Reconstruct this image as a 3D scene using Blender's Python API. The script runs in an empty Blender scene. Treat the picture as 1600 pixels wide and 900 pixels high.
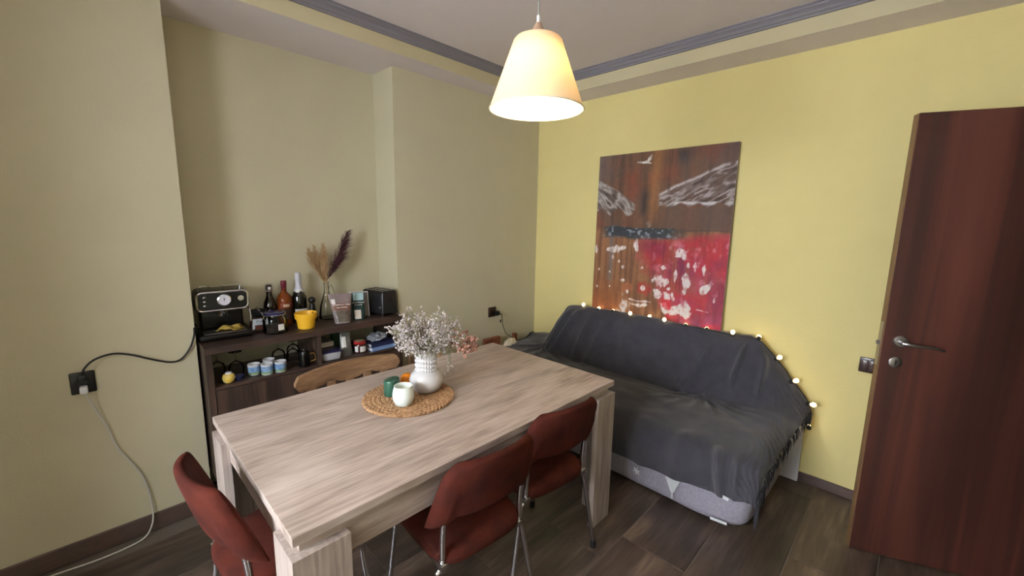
import bpy, bmesh, math, random
import numpy as np
from mathutils import Vector, Matrix, noise
random.seed(7)
PI = math.pi
SC = bpy.context.scene
COL = SC.collection

# ------------------------------------------------------------------ camera
CAM = Vector((2.9296, 2.5441, 1.5403))
cr = Vector((-0.69874287, 0.7151625, 0.0173493))
cu = Vector((-0.10046079, -0.12210832, 0.98741946))
cf = Vector((-0.70828386, -0.68820938, -0.15716811))
cd = bpy.data.cameras.new('camera')
cam = bpy.data.objects.new('camera', cd)
COL.objects.link(cam)
cam.matrix_world = Matrix(((cr.x, cu.x, -cf.x, CAM.x), (cr.y, cu.y, -cf.y, CAM.y), (cr.z, cu.z, -cf.z, CAM.z), (0, 0, 0, 1)))
cd.sensor_width = 36.0
cd.lens = 648.75 / 1600 * 36
cd.clip_start = 0.02
SC.camera = cam

# ------------------------------------------------------------------ light and exposure
world = bpy.data.worlds.new('world')
SC.world = world
world.use_nodes = True
wb = world.node_tree.nodes['Background']
wb.inputs[0].default_value = (0.80, 0.90, 1.0, 1)
wb.inputs[1].default_value = 1.0
RX, RY, RH = 4.60, 3.22, 2.64           # room length, width, upper ceiling height
WY0, WY1, WZ0, WZ1 = 0.92, 2.32, 0.75, 2.10     # unseen window opening, added behind the camera to light the room
sd = bpy.data.lights.new('window_daylight', 'AREA')
sd.shape = 'RECTANGLE'
sd.size = WZ1 - WZ0
sd.size_y = WY1 - WY0
sd.energy = 205
sd.color = (0.91, 0.95, 1.0)
sl = bpy.data.objects.new('window_daylight', sd)  # daylight area lamp at the added window
COL.objects.link(sl)
sl.location = (RX + 0.16, (WY0 + WY1) / 2, (WZ0 + WZ1) / 2)
sl.rotation_euler = (0, math.radians(90 - 31), 0)
SC.view_settings.view_transform = 'Standard'
SC.view_settings.look = 'None'
SC.view_settings.gamma = 1.0
SC.view_settings.use_curve_mapping = False
SC.view_settings.exposure = 0.0

# ------------------------------------------------------------------ helpers
def lin(c):
    return tuple((x / 255 / 12.92) if x / 255 <= 0.04045 else ((x / 255 + 0.055) / 1.055) ** 2.4 for x in c)

MATS = {}
def mat(name, rgb, rough=0.6, metal=0.0, var=0.0, vscale=8.0, rgb2=None, stretch=(1, 1, 1), bump=0.0, bscale=60.0,
        sheen=0.0, trans=0.0, alpha=1.0, emit=None, estr=0.0, coat=0.0, spec=None, ior=None, detail=4.0, contrast=(0.3, 0.7)):
    if name in MATS:
        return MATS[name]
    m = bpy.data.materials.new(name)
    m.use_nodes = True
    nt = m.node_tree
    b = nt.nodes['Principled BSDF']
    c = lin(rgb)
    b.inputs['Base Color'].default_value = (*c, 1)
    b.inputs['Roughness'].default_value = rough
    b.inputs['Metallic'].default_value = metal
    b.inputs['Sheen Weight'].default_value = sheen
    b.inputs['Transmission Weight'].default_value = trans
    b.inputs['Alpha'].default_value = alpha
    b.inputs['Coat Weight'].default_value = coat
    if spec is not None:
        b.inputs['Specular IOR Level'].default_value = spec
    if ior:
        b.inputs['IOR'].default_value = ior
    if emit:
        b.inputs['Emission Color'].default_value = (*lin(emit), 1)
        b.inputs['Emission Strength'].default_value = estr
    if var or rgb2 or bump:
        tc = nt.nodes.new('ShaderNodeTexCoord')
        mp = nt.nodes.new('ShaderNodeMapping')
        mp.inputs['Scale'].default_value = stretch
        nt.links.new(tc.outputs['Object'], mp.inputs['Vector'])
    if var or rgb2:
        nz = nt.nodes.new('ShaderNodeTexNoise')
        nz.inputs['Scale'].default_value = vscale
        nz.inputs['Detail'].default_value = detail
        nz.inputs['Roughness'].default_value = 0.6
        nt.links.new(mp.outputs[0], nz.inputs['Vector'])
        rp = nt.nodes.new('ShaderNodeValToRGB')
        c2 = lin(rgb2) if rgb2 else tuple(x * (1 - var) for x in c)
        rp.color_ramp.elements[0].color = (*c2, 1)
        rp.color_ramp.elements[1].color = (*c, 1)
        rp.color_ramp.elements[0].position = contrast[0]
        rp.color_ramp.elements[1].position = contrast[1]
        nt.links.new(nz.outputs['Fac'], rp.inputs['Fac'])
        nt.links.new(rp.outputs['Color'], b.inputs['Base Color'])
    if bump:
        n2 = nt.nodes.new('ShaderNodeTexNoise')
        n2.inputs['Scale'].default_value = bscale
        n2.inputs['Detail'].default_value = 3
        nt.links.new(mp.outputs[0], n2.inputs['Vector'])
        bp = nt.nodes.new('ShaderNodeBump')
        bp.inputs['Strength'].default_value = bump
        bp.inputs['Distance'].default_value = 0.004
        nt.links.new(n2.outputs['Fac'], bp.inputs['Height'])
        nt.links.new(bp.outputs['Normal'], b.inputs['Normal'])
    MATS[name] = m
    return m

def wood(name, stops, axis='x', scale=1.0, rough=0.5, grain=1.0, rand=False, lng=0.95):
    """long-grain wood: broad bands plus fine dark pores, both stretched along one axis"""
    m = bpy.data.materials.new(name)
    m.use_nodes = True
    nt = m.node_tree
    b = nt.nodes['Principled BSDF']
    b.inputs['Roughness'].default_value = rough
    tc = nt.nodes.new('ShaderNodeTexCoord')
    st = {'x': (lng, 9, 9), 'y': (9, lng, 9), 'z': (9, 9, lng)}[axis]
    def nzn(sc, det, dist, extra=1.0):
        mp = nt.nodes.new('ShaderNodeMapping')
        mp.inputs['Scale'].default_value = tuple(s * extra if s > 5 else s * (1 + extra * .35) for s in st)
        if rand:
            oi = nt.nodes.new('ShaderNodeObjectInfo')
            mu = nt.nodes.new('ShaderNodeVectorMath'); mu.operation = 'SCALE'
            mu.inputs[0].default_value = (7.3, 11.1, 5.7)
            nt.links.new(oi.outputs['Random'], mu.inputs['Scale'])
            nt.links.new(mu.outputs[0], mp.inputs['Location'])
        nt.links.new(tc.outputs['Object'], mp.inputs['Vector'])
        n = nt.nodes.new('ShaderNodeTexNoise')
        n.inputs['Scale'].default_value = sc
        n.inputs['Detail'].default_value = det
        n.inputs['Distortion'].default_value = dist
        nt.links.new(mp.outputs[0], n.inputs['Vector'])
        return n
    a = nzn(scale, 5, 0.7)
    f = nzn(scale * 1.4, 6, 0.2, 6.0)
    mx = nt.nodes.new('ShaderNodeMath'); mx.operation = 'MULTIPLY_ADD'
    mx.inputs[1].default_value = 0.45 * grain
    nt.links.new(f.outputs['Fac'], mx.inputs[0])
    ad = nt.nodes.new('ShaderNodeMath'); ad.operation = 'MULTIPLY'
    ad.inputs[1].default_value = 1 - 0.45 * grain
    nt.links.new(a.outputs['Fac'], ad.inputs[0])
    nt.links.new(ad.outputs[0], mx.inputs[2])
    rp = nt.nodes.new('ShaderNodeValToRGB')
    els = rp.color_ramp.elements
    while len(els) < len(stops):
        els.new(0.5)
    for e, (p_, c) in zip(els, stops):
        e.position = p_
        e.color = (*lin(c), 1)
    nt.links.new(mx.outputs[0], rp.inputs['Fac'])
    nt.links.new(rp.outputs['Color'], b.inputs['Base Color'])
    bp = nt.nodes.new('ShaderNodeBump')
    bp.inputs['Strength'].default_value = 0.15
    bp.inputs['Distance'].default_value = 0.002
    nt.links.new(f.outputs['Fac'], bp.inputs['Height'])
    nt.links.new(bp.outputs['Normal'], b.inputs['Normal'])
    MATS[name] = m
    return m

def catmull(pts, n=8):
    pts = [Vector(p) for p in pts]
    if len(pts) < 3:
        return pts
    P = [pts[0] * 2 - pts[1]] + pts + [pts[-1] * 2 - pts[-2]]
    out = []
    for i in range(1, len(P) - 2):
        for k in range(n):
            t = k / n
            a, b, c, d = P[i - 1], P[i], P[i + 1], P[i + 2]
            out.append(0.5 * ((2 * b) + (c - a) * t + (2 * a - 5 * b + 4 * c - d) * t * t + (3 * b - a - 3 * c + d) * t ** 3))
    out.append(pts[-1])
    return out

class B:
    """collects shapes for ONE mesh object"""
    def __init__(s):
        s.bm = bmesh.new()
    def box(s, c, d, bev=0.0, rot=None, seg=2):
        M = Matrix.Translation(c) @ (rot.to_4x4() if rot else Matrix()) @ Matrix.Diagonal((*d, 1))
        r = bmesh.ops.create_cube(s.bm, size=1, matrix=M)
        if bev:
            es = list({e for v in r['verts'] for e in v.link_edges})
            bmesh.ops.bevel(s.bm, geom=es, offset=bev, segments=seg, profile=0.5, affect='EDGES')
        return s
    def bb(s, x0, x1, y0, y1, z0, z1, bev=0.0, seg=2):
        return s.box(((x0 + x1) / 2, (y0 + y1) / 2, (z0 + z1) / 2), (x1 - x0, y1 - y0, z1 - z0), bev, None, seg)
    def lathe(s, prof, n=32, c=(0, 0, 0), rfun=None, M=None):
        rings = []
        c = Vector(c)
        for r, z in prof:
            if r < 1e-6:
                rings.append([s.bm.verts.new(c + Vector((0, 0, z)))])
            else:
                rings.append([s.bm.verts.new(c + Vector(((r + (rfun(r, z, 2 * PI * k / n) if rfun else 0)) * math.cos(2 * PI * k / n),
                                                        (r + (rfun(r, z, 2 * PI * k / n) if rfun else 0)) * math.sin(2 * PI * k / n), z))) for k in range(n)])
        for a, b in zip(rings, rings[1:]):
            for k in range(n):
                k2 = (k + 1) % n
                if len(a) == 1 and len(b) == 1:
                    continue
                if len(a) == 1:
                    s.bm.faces.new((a[0], b[k], b[k2]))
                elif len(b) == 1:
                    s.bm.faces.new((a[k2], a[k], b[0]))
                else:
                    s.bm.faces.new((a[k2], a[k], b[k], b[k2]))
        if M is not None:
            bmesh.ops.transform(s.bm, matrix=M, verts=[v for r in rings for v in r])
        return s
    def tube(s, pts, r, n=8, smooth=0, closed=False, taper=None):
        pts = catmull(pts, smooth) if smooth else [Vector(p) for p in pts]
        if closed:
            pts = pts[:-1] if (pts[0] - pts[-1]).length < 1e-6 else pts
        N = len(pts)
        rings = []
        up = None
        for i, p_ in enumerate(pts):
            if closed:
                t = pts[(i + 1) % N] - pts[i - 1]
            else:
                t = pts[min(i + 1, N - 1)] - pts[max(i - 1, 0)]
            t = t.normalized() if t.length > 1e-9 else Vector((0, 0, 1))
            if up is None:
                up = Vector((0, 0, 1)) if abs(t.z) < 0.9 else Vector((1, 0, 0))
            a = t.cross(up)
            if a.length < 1e-6:
                a = t.cross(Vector((0.3, 1, 0.2)))
            a.normalize()
            b = a.cross(t)
            up = b
            rr = r * (taper(i / max(1, N - 1)) if taper else 1)
            rings.append([s.bm.verts.new(p_ + (a * math.cos(2 * PI * k / n) + b * math.sin(2 * PI * k / n)) * rr) for k in range(n)])
        rng = list(zip(rings, rings[1:])) + ([(rings[-1], rings[0])] if closed else [])
        for a, b in rng:
            for k in range(n):
                s.bm.faces.new((a[k], a[(k + 1) % n], b[(k + 1) % n], b[k]))
        if not closed:
            s.bm.faces.new(rings[0][::-1])
            s.bm.faces.new(rings[-1])
        return s
    def ball(s, c, r, sc=(1, 1, 1), u=12, v=8, rot=None):
        M = Matrix.Translation(c) @ (rot.to_4x4() if rot else Matrix()) @ Matrix.Diagonal((*sc, 1))
        bmesh.ops.create_uvsphere(s.bm, u_segments=u, v_segments=v, radius=r, matrix=M)
        return s
    def poly(s, pts, thick=None):
        """flat polygon, optionally extruded by a vector"""
        vs = [s.bm.verts.new(p_) for p_ in pts]
        f = s.bm.faces.new(vs)
        if thick:
            t = Vector(thick)
            v2 = [s.bm.verts.new(Vector(p_) + t) for p_ in pts]
            s.bm.faces.new(v2[::-1])
            n = len(vs)
            for k in range(n):
                s.bm.faces.new((vs[(k + 1) % n], vs[k], v2[k], v2[(k + 1) % n]))
        return s
    def grid(s, fn, nu, nv, closed_u=False):
        V = [[s.bm.verts.new(fn(i / nu, j / nv)) for j in range(nv + 1)] for i in range(nu + (0 if closed_u else 1))]
        L = len(V)
        for i in range(nu):
            for j in range(nv):
                s.bm.faces.new((V[i % L][j], V[(i + 1) % L][j], V[(i + 1) % L][j + 1], V[i % L][j + 1]))
        return s
    def solid(s, t):
        bmesh.ops.recalc_face_normals(s.bm, faces=s.bm.faces)
        bmesh.ops.solidify(s.bm, geom=list(s.bm.faces), thickness=t)
        return s
    def done(s, name, m, parent=None, smooth=True, world=False, angle=40, fixn=True):
        if fixn:
            bmesh.ops.recalc_face_normals(s.bm, faces=s.bm.faces)
        me = bpy.data.meshes.new(name)
        if world and parent is not None:
            bmesh.ops.translate(s.bm, vec=-Vector(parent.location), verts=s.bm.verts)
        if smooth:
            for f in s.bm.faces:
                f.smooth = True
            for e in s.bm.edges:
                if len(e.link_faces) == 2 and e.calc_face_angle(0) > math.radians(angle):
                    e.smooth = False
        s.bm.to_mesh(me)
        s.bm.free()
        o = bpy.data.objects.new(name, me)
        COL.objects.link(o)
        for mm in (m if isinstance(m, (list, tuple)) else [m]):
            me.materials.append(mm)
        o.parent = parent
        return o

def tag(o, label=None, cat=None, group=None, kind=None):
    if label: o['label'] = label
    if cat: o['category'] = cat
    if group: o['group'] = group
    if kind: o['kind'] = kind
    return o

def thing(name, label, cat, loc=(0, 0, 0), rz=0.0, group=None, kind=None):
    o = bpy.data.objects.new(name, None)
    o.empty_display_size = 0.05
    COL.objects.link(o)
    o.location = loc
    o.rotation_euler = (0, 0, rz)
    return tag(o, label, cat, group, kind)

def copy_tree(o, parent=None):
    c = o.copy()
    COL.objects.link(c)
    c.parent = parent
    for ch in list(o.children):
        copy_tree(ch, c)
    return c

def text(name, s, size, M, m, parent, depth=0.0004, bold=0.0):
    cu_ = bpy.data.curves.new('lettering', 'FONT')
    cu_.body = s
    cu_.size = size
    cu_.align_x = 'CENTER'
    cu_.align_y = 'CENTER'
    cu_.extrude = depth
    cu_.offset = bold
    cu_.resolution_u = 3
    t = bpy.data.objects.new('lettering', cu_)
    COL.objects.link(t)
    bpy.context.view_layer.update()
    me = bpy.data.meshes.new_from_object(t.evaluated_get(bpy.context.evaluated_depsgraph_get()))
    bpy.data.objects.remove(t)
    me.transform(M)
    o = bpy.data.objects.new(name, me)
    COL.objects.link(o)
    me.materials.clear()
    me.materials.append(m)
    o.parent = parent
    return o

def facing(loc, rz=0.0, tilt=0.0):
    """matrix that stands lettering upright, reading from the +y side, at loc"""
    return Matrix.Translation(loc) @ Matrix.Rotation(rz, 4, 'Z') @ Matrix.Rotation(PI, 4, 'Z') @ Matrix.Rotation(PI / 2 + tilt, 4, 'X')

# ------------------------------------------------------------------ materials
M_cream = mat('cream_wall_paint', (203, 196, 168), 0.75, var=0.05, vscale=3, bump=0.25, bscale=90)
M_yellow = mat('yellow_wall_paint', (231, 216, 150), 0.75, var=0.05, vscale=3, bump=0.25, bscale=90)
M_ceil = mat('ceiling_paint', (232, 223, 226), 0.8, var=0.03, vscale=4)
M_riser = mat('soffit_riser_paint', (202, 191, 156), 0.8, var=0.03, vscale=4)
M_mould = mat('grey_moulding_paint', (128, 124, 132), 0.6)
M_base = mat('baseboard_brown', (92, 74, 68), 0.5, var=0.3, vscale=20, stretch=(1, 1, 8))
M_grout = mat('floor_grout', (106, 97, 87), 0.9)
M_floor = wood('floor_plank_tile', [(0.30, (38, 30, 26)), (0.43, (62, 51, 44)), (0.54, (86, 71, 61)), (0.68, (122, 103, 89))], 'x', 0.75, 0.42, 0.6, rand=True, lng=1.5)
M_oak = wood('grey_oak_laminate', [(0.30, (128, 112, 104)), (0.43, (160, 144, 134)), (0.54, (181, 165, 156)), (0.70, (203, 190, 182))], 'x', 1.0, 0.42, 0.95, lng=1.7)
M_oakz = wood('grey_oak_laminate_upright', [(0.30, (122, 107, 100)), (0.43, (150, 136, 128)), (0.54, (172, 158, 150)), (0.70, (194, 182, 175))], 'z', 1.15, 0.45, 1.0)
M_walnut = wood('dark_walnut_laminate', [(0.30, (40, 29, 25)), (0.46, (58, 43, 37)), (0.58, (76, 58, 49)), (0.75, (98, 76, 64))], 'x', 1.3, 0.45, 0.8)
M_walnutz = wood('dark_walnut_upright', [(0.30, (38, 28, 25)), (0.46, (56, 42, 36)), (0.58, (78, 60, 50)), (0.75, (104, 82, 68))], 'z', 1.3, 0.45, 0.8)
M_door = wood('mahogany_door_veneer', [(0.30, (40, 21, 18)), (0.46, (60, 31, 25)), (0.56, (78, 41, 32)), (0.70, (92, 51, 41))], 'z', 0.75, 0.4, 0.2, lng=0.35)
M_dooredge = mat('door_edge_brown', (120, 92, 62), 0.5)
M_pine = wood('worn_brown_wood', [(0.3, (92, 66, 46)), (0.46, (128, 97, 70)), (0.58, (150, 118, 88)), (0.75, (176, 146, 114))], 'x', 1.5, 0.5, 0.9)
M_chrome = mat('chrome', (205, 205, 210), 0.16, 1.0)
M_steel = mat('brushed_steel', (170, 168, 170), 0.32, 1.0)
M_velvet = mat('rust_velvet', (78, 31, 21), 0.85, rgb2=(46, 18, 14), vscale=9, spec=0.12, bump=0.15, bscale=140)
M_blackp = mat('black_plastic', (17, 17, 19), 0.3)
M_blackm = mat('matte_black', (20, 20, 22), 0.6)
M_brownp = mat('brown_plastic', (58, 38, 32), 0.3)
M_throw = mat('charcoal_throw', (58, 57, 66), 0.95, rgb2=(47, 47, 55), vscale=14, sheen=0.25, bump=0.35, bscale=220)
M_sheet = mat('grey_sheet', (168, 163, 176), 0.9, rgb2=(146, 141, 156), vscale=70, bump=0.3, bscale=260)
M_white = mat('white_ceramic', (208, 206, 207), 0.3, var=0.03, vscale=20)
M_wplast = mat('white_plastic', (222, 222, 226), 0.4)
M_paper = mat('white_paper', (225, 222, 218), 0.8)
M_glass = bpy.data.materials.new('clear_glass')
M_glass.use_nodes = True
_n = M_glass.node_tree
_n.nodes.clear()
_o, _t, _g, _m, _l = (_n.nodes.new(k) for k in ('ShaderNodeOutputMaterial', 'ShaderNodeBsdfTransparent', 'ShaderNodeBsdfGlossy', 'ShaderNodeMixShader', 'ShaderNodeLayerWeight'))
_t.inputs[0].default_value = (0.97, 0.98, 0.975, 1)
_g.inputs['Roughness'].default_value = 0.03
_l.inputs['Blend'].default_value = 0.22
_n.links.new(_l.outputs['Fresnel'], _m.inputs[0]); _n.links.new(_t.outputs[0], _m.inputs[1]); _n.links.new(_g.outputs[0], _m.inputs[2]); _n.links.new(_m.outputs[0], _o.inputs[0])
M_pane = mat('window_glass', (250, 252, 255), 0.0, trans=1.0, ior=1.02)

# ------------------------------------------------------------------ room shell
PX, NX, ND = 2.588, 1.447, 0.253         # niche: from NX to PX, ND deep
HS = 2.511                                # underside of the soffit
SX, SY = 0.244, 0.200
T = 0.12

fl = B().bb(-0.1, RX + T, -0.4, RY + 1.3, -0.1, -0.004).done('floor', M_grout, smooth=False)
tag(fl, 'dark brown wood-look plank tile floor with pale joints', 'floor', kind='structure')
# planks run along x, 0.31 wide and 1.2 long; joint offsets read from the photograph
offs = {3: 1.80, 4: 1.39, 5: 1.20, 6: 0.17, 7: 0.75}
for r in range(0, 11):
    y0, y1 = 1.04 + 0.31 * (r - 3), 1.04 + 0.31 * (r - 2)
    y0c, y1c = max(y0, 0.0 if r else -0.01), min(y1, RY)
    if y1c - y0c < 0.02:
        continue
    x = offs.get(r, (r * 0.47) % 1.2)
    x -= 1.2 * math.ceil(x / 1.2)
    while x < RX:
        a, b_ = max(x, 0.0), min(x + 1.2, RX)
        if b_ - a > 0.03:
            o = B()
            o.box((0, 0, -0.008), (b_ - a - 0.005, y1c - y0c - 0.005, 0.016), 0.0015, seg=1)
            p_ = o.done('plank', M_floor, fl, smooth=False)
            p_.location = ((a + b_) / 2, (y0c + y1c) / 2, 0)
        x += 1.2

wl = B()
wl.bb(-T, NX, -0.45, 0, 0, RH)
wl.bb(PX, RX + T, -0.45, 0, 0, RH)
wl.bb(NX, PX, -0.45, -ND, 0, RH)
wl = tag(wl.done('wall_left', M_cream, smooth=False), 'pale cream wall with a shallow niche holding the sideboard', 'wall', kind='structure')
wr = tag(B().bb(-T, 0, 0, RY + T, 0, RH).done('wall_right', M_yellow, smooth=False), 'soft yellow wall behind the sofa and painting', 'wall', kind='structure')
# wall with the doorway (off to the right, the open door hangs in it)
DX0, DX1, DH = 0.16, 1.00, 2.05
wbk = B()
wbk.bb(0, DX0, RY, RY + T, 0, RH).bb(DX1, RX + T, RY, RY + T, 0, RH).bb(DX0, DX1, RY, RY + T, DH, RH)
tag(wbk.done('wall_back', M_cream, smooth=False), 'cream wall with the doorway the open door hangs in', 'wall', kind='structure')
hall = B().bb(-0.2, 1.6, RY + 1.2, RY + 1.25, 0, 2.5).bb(-0.25, -0.2, RY + T, RY + 1.25, 0, 2.5).bb(1.6, 1.65, RY + T, RY + 1.25, 0, 2.5).bb(-0.25, 1.65, RY + T, RY + 1.25, 2.5, 2.55)
tag(hall.done('wall_hallway', M_cream, smooth=False), 'plain hallway walls beyond the doorway', 'wall', kind='structure')
ww = B()
ww.bb(RX, RX + T, 0, WY0, 0, RH).bb(RX, RX + T, WY1, RY, 0, RH).bb(RX, RX + T, WY0, WY1, 0, WZ0).bb(RX, RX + T, WY0, WY1, WZ1, RH)
ww.bb(3.62, RX, 0, 0.86, 0, HS)  # unseen wall block, added to keep daylight off the left wall
tag(ww.done('wall_window', M_cream, smooth=False), 'unseen cream wall with an added window and an added corner block shading the left wall', 'wall', kind='structure')
wn = thing('added_window', 'unseen white framed two-pane window added behind the viewer to light the room', 'window', (RX + 0.06, (WY0 + WY1) / 2, WZ0), kind='structure')
hw, hh = (WY1 - WY0) / 2, WZ1 - WZ0
f_ = B()
for yy in (-hw + 0.03, 0, hw - 0.03):
    f_.bb(-0.03, 0.03, yy - 0.03, yy + 0.03, 0, hh)
for zz in (0.03, hh - 0.03):
    f_.bb(-0.03, 0.03, -hw, hw, zz - 0.03, zz + 0.03)
f_.done('window_frame', M_wplast, wn, smooth=False)
for k in (-1, 1):
    B().bb(-0.003, 0.003, min(k * 0.03, k * (hw - 0.06)), max(k * 0.03, k * (hw - 0.06)), 0.06, hh - 0.06).done('pane', M_pane, wn, smooth=False)
ce = B().bb(-T, RX + T, -0.45, RY + T, RH, RH + 0.1).done('ceiling', M_ceil, smooth=False)
tag(ce, 'flat grey-white ceiling above the pendant lamp', 'ceiling', kind='structure')

def soffit(name, x0, x1, y0, y1, label):
    bm_ = B().bb(x0, x1, y0, y1, HS, RH + 0.01)
    o = bm_.done(name, [M_riser, M_ceil], smooth=False)
    for f in o.data.polygons:
        f.material_index = 1 if f.normal.z < -0.5 else 0
    tag(o, label, 'soffit', kind='structure')
soffit('trim_1', 0, RX, -ND, SY, 'dropped ceiling border along the cream niche wall')
soffit('trim_2', 0, SX, SY, RY, 'dropped ceiling border along the yellow painting wall')
soffit('trim_3', SX, RX, RY - SY, RY, 'dropped ceiling border above the doorway wall')
soffit('trim_4', RX - SX, RX, SY, RY - SY, 'dropped ceiling border above the window wall')
# cove moulding between riser and ceiling: profile (outwards, height)
prof = [(0, 2.588), (0.012, 2.588), (0.016, 2.597), (0.022, 2.600), (0.030, 2.612), (0.044, 2.624), (0.046, 2.632), (0.052, 2.634), (0.052, RH), (0, RH)]
def moulding(name, axis, base, a, b_, sgn, label):
    bm_ = B()
    ends = []
    for s_, sh in ((a, 1), (b_, -1)):
        ends.append([bm_.bm.verts.new((base + sgn * u, s_ + sh * u, z) if axis == 'y' else (s_ + sh * u, base + sgn * u, z)) for u, z in prof])
    n = len(prof)
    for k in range(n):
        bm_.bm.faces.new((ends[0][k], ends[0][(k + 1) % n], ends[1][(k + 1) % n], ends[1][k]))
    bm_.bm.faces.new(ends[0]); bm_.bm.faces.new(ends[1][::-1])
    tag(bm_.done(name, M_mould, smooth=False), label, 'moulding', kind='structure')
moulding('trim_5', 'x', SY, SX, RX - SX, 1, 'dark grey cove moulding above the cream niche wall')
moulding('trim_6', 'y', SX, SY, RY - SY, 1, 'dark grey cove moulding above the yellow painting wall')
moulding('trim_7', 'x', RY - SY, SX, RX - SX, -1, 'dark grey cove moulding above the doorway wall')
moulding('trim_8', 'y', RX - SX, SY, RY - SY, -1, 'dark grey cove moulding above the window wall')

def baseboard(name, x0, x1, y0, y1, label, h=0.085):
    tag(B().bb(x0, x1, y0, y1, 0, h, 0.004, 1).done(name, M_base, smooth=False), label, 'baseboard', kind='structure')
baseboard('baseboard_left', PX, RX, 0, 0.012, 'dark brown baseboard under the white power cable', 0.09)
baseboard('baseboard_corner', 0, NX, 0, 0.012, 'dark brown baseboard behind the table near the corner', 0.09)
baseboard('baseboard_right', 0, 0.012, 0.012, RY, 'brown baseboard along the yellow wall beside the door', 0.06)
baseboard('baseboard_back', DX1 + 0.07, RX, RY - 0.012, RY, 'brown baseboard along the doorway wall')

# ------------------------------------------------------------------ door (open, hung at the right)
dang = -0.3903
dn = thing('door_1', 'open mahogany-brown flush door with a silver lever handle', 'door', (0.4898, 2.4804, 0), 0, kind='structure')
dn.rotation_euler = (0, 0, -dang)        # local +y runs from free edge to hinge, local +x faces the camera
B().bb(-0.038, 0.0, 0.0, 0.80, 0.010, 2.010, 0.003, 1).done('leaf', M_door, dn, smooth=False)
B().bb(-0.0385, -0.0008, -0.0025, 0.0005, 0.012, 2.008).done('edge_band', M_dooredge, dn, smooth=False)
pl = B().bb(-0.030, -0.008, -0.0042, -0.0022, 0.93, 1.13).done('strike_plate', M_steel, dn, smooth=False)
B().bb(-0.024, -0.014, -0.016, -0.004, 1.026, 1.044, 0.002, 1).done('latch', M_steel, pl, smooth=False)
RYm = Matrix.Rotation(PI / 2, 4, 'Y')
hd = B().lathe([(0, 0), (0.026, 0), (0.026, 0.005), (0.022, 0.009), (0.011, 0.010), (0.010, 0.040), (0.0, 0.042)], 24, M=Matrix.Translation((0, 0.062, 1.05)) @ RYm)
hd.done('handle_rose', M_steel, dn)
B().tube([(0.036, 0.058, 1.05), (0.045, 0.075, 1.049), (0.047, 0.105, 1.046), (0.047, 0.14, 1.045), (0.046, 0.17, 1.042), (0.044, 0.195, 1.034)], 0.0095, 10, 5, taper=lambda t: 1.0 - 0.55 * t).done('lever_handle', M_steel, dn)
kh = B().lathe([(0, 0), (0.024, 0), (0.024, 0.004), (0.020, 0.006), (0, 0.006)], 24, M=Matrix.Translation((0, 0.056, 0.955)) @ RYm).done('keyhole_plate', M_steel, dn)
B().bb(0.0055, 0.0068, 0.0525, 0.0595, 0.943, 0.965).done('keyhole', M_blackm, kh, smooth=False)
df = B().bb(DX0 - 0.07, DX0, RY - 0.015, RY + T + 0.01, 0, DH + 0.07).bb(DX1, DX1 + 0.07, RY - 0.015, RY + T + 0.01, 0, DH + 0.07).bb(DX0, DX1, RY - 0.015, RY + T + 0.01, DH, DH + 0.07)
tag(df.done('trim_9', M_door, smooth=False), 'brown wooden frame around the doorway', 'door frame', kind='structure')
# light switch half hidden by the door
sw = thing('light_switch', 'dark brown double wall switch half hidden by the door edge', 'switch', (0, 2.43, 0.80))
B().bb(0, 0.010, -0.042, 0.042, -0.042, 0.042, 0.004).done('plate', M_brownp, sw)
for k in (-1, 1):
    B().bb(0.008, 0.015, min(k * 0.002, k * 0.030), max(k * 0.002, k * 0.030), -0.030, 0.030, 0.003).done('rocker', M_brownp, sw)

# ------------------------------------------------------------------ dining table
TX0, TY0, TL, TW, TH = 1.1197, 0.6197, 1.5256, 0.9022, 0.755
tb = thing('dining_table', 'grey-beige oak laminate dining table with broad angled corner legs', 'table', (TX0 + TL / 2, TY0 + TW / 2, 0))
hx, hy = TL / 2, TW / 2
B().bb(-hx, hx, -hy, hy, TH - 0.028, TH, 0.0015, 1).done('tabletop', M_oak, tb, smooth=False)
ap = 0.022
for sy in (-1, 1):
    B().bb(-hx + 0.022, hx - 0.022, min(sy * (hy - 0.022), sy * (hy - 0.042)), max(sy * (hy - 0.022), sy * (hy - 0.042)), 0.615, TH - 0.028).done('apron', M_oak, tb, smooth=False)
for sx in (-1, 1):
    B().bb(min(sx * (hx - 0.022), sx * (hx - 0.042)), max(sx * (hx - 0.022), sx * (hx - 0.042)), -hy + 0.042, hy - 0.042, 0.615, TH - 0.028).done('apron', M_oak, tb, smooth=False)
for sx in (-1, 1):
    for sy in (-1, 1):
        lg = B()
        x1, y1 = sx * (hx + 0.004), sy * (hy + 0.006)
        t = 0.028
        pts = [(x1, y1), (x1 - sx * 0.15, y1), (x1 - sx * 0.15, y1 - sy * t), (x1 - sx * t, y1 - sy * t), (x1 - sx * t, y1 - sy * 0.15), (x1, y1 - sy * 0.15)]
        lg.poly([(a, b_, 0) for a, b_ in pts], (0, 0, 0.692))
        lg.done('leg', M_oakz, tb, smooth=False)

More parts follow.
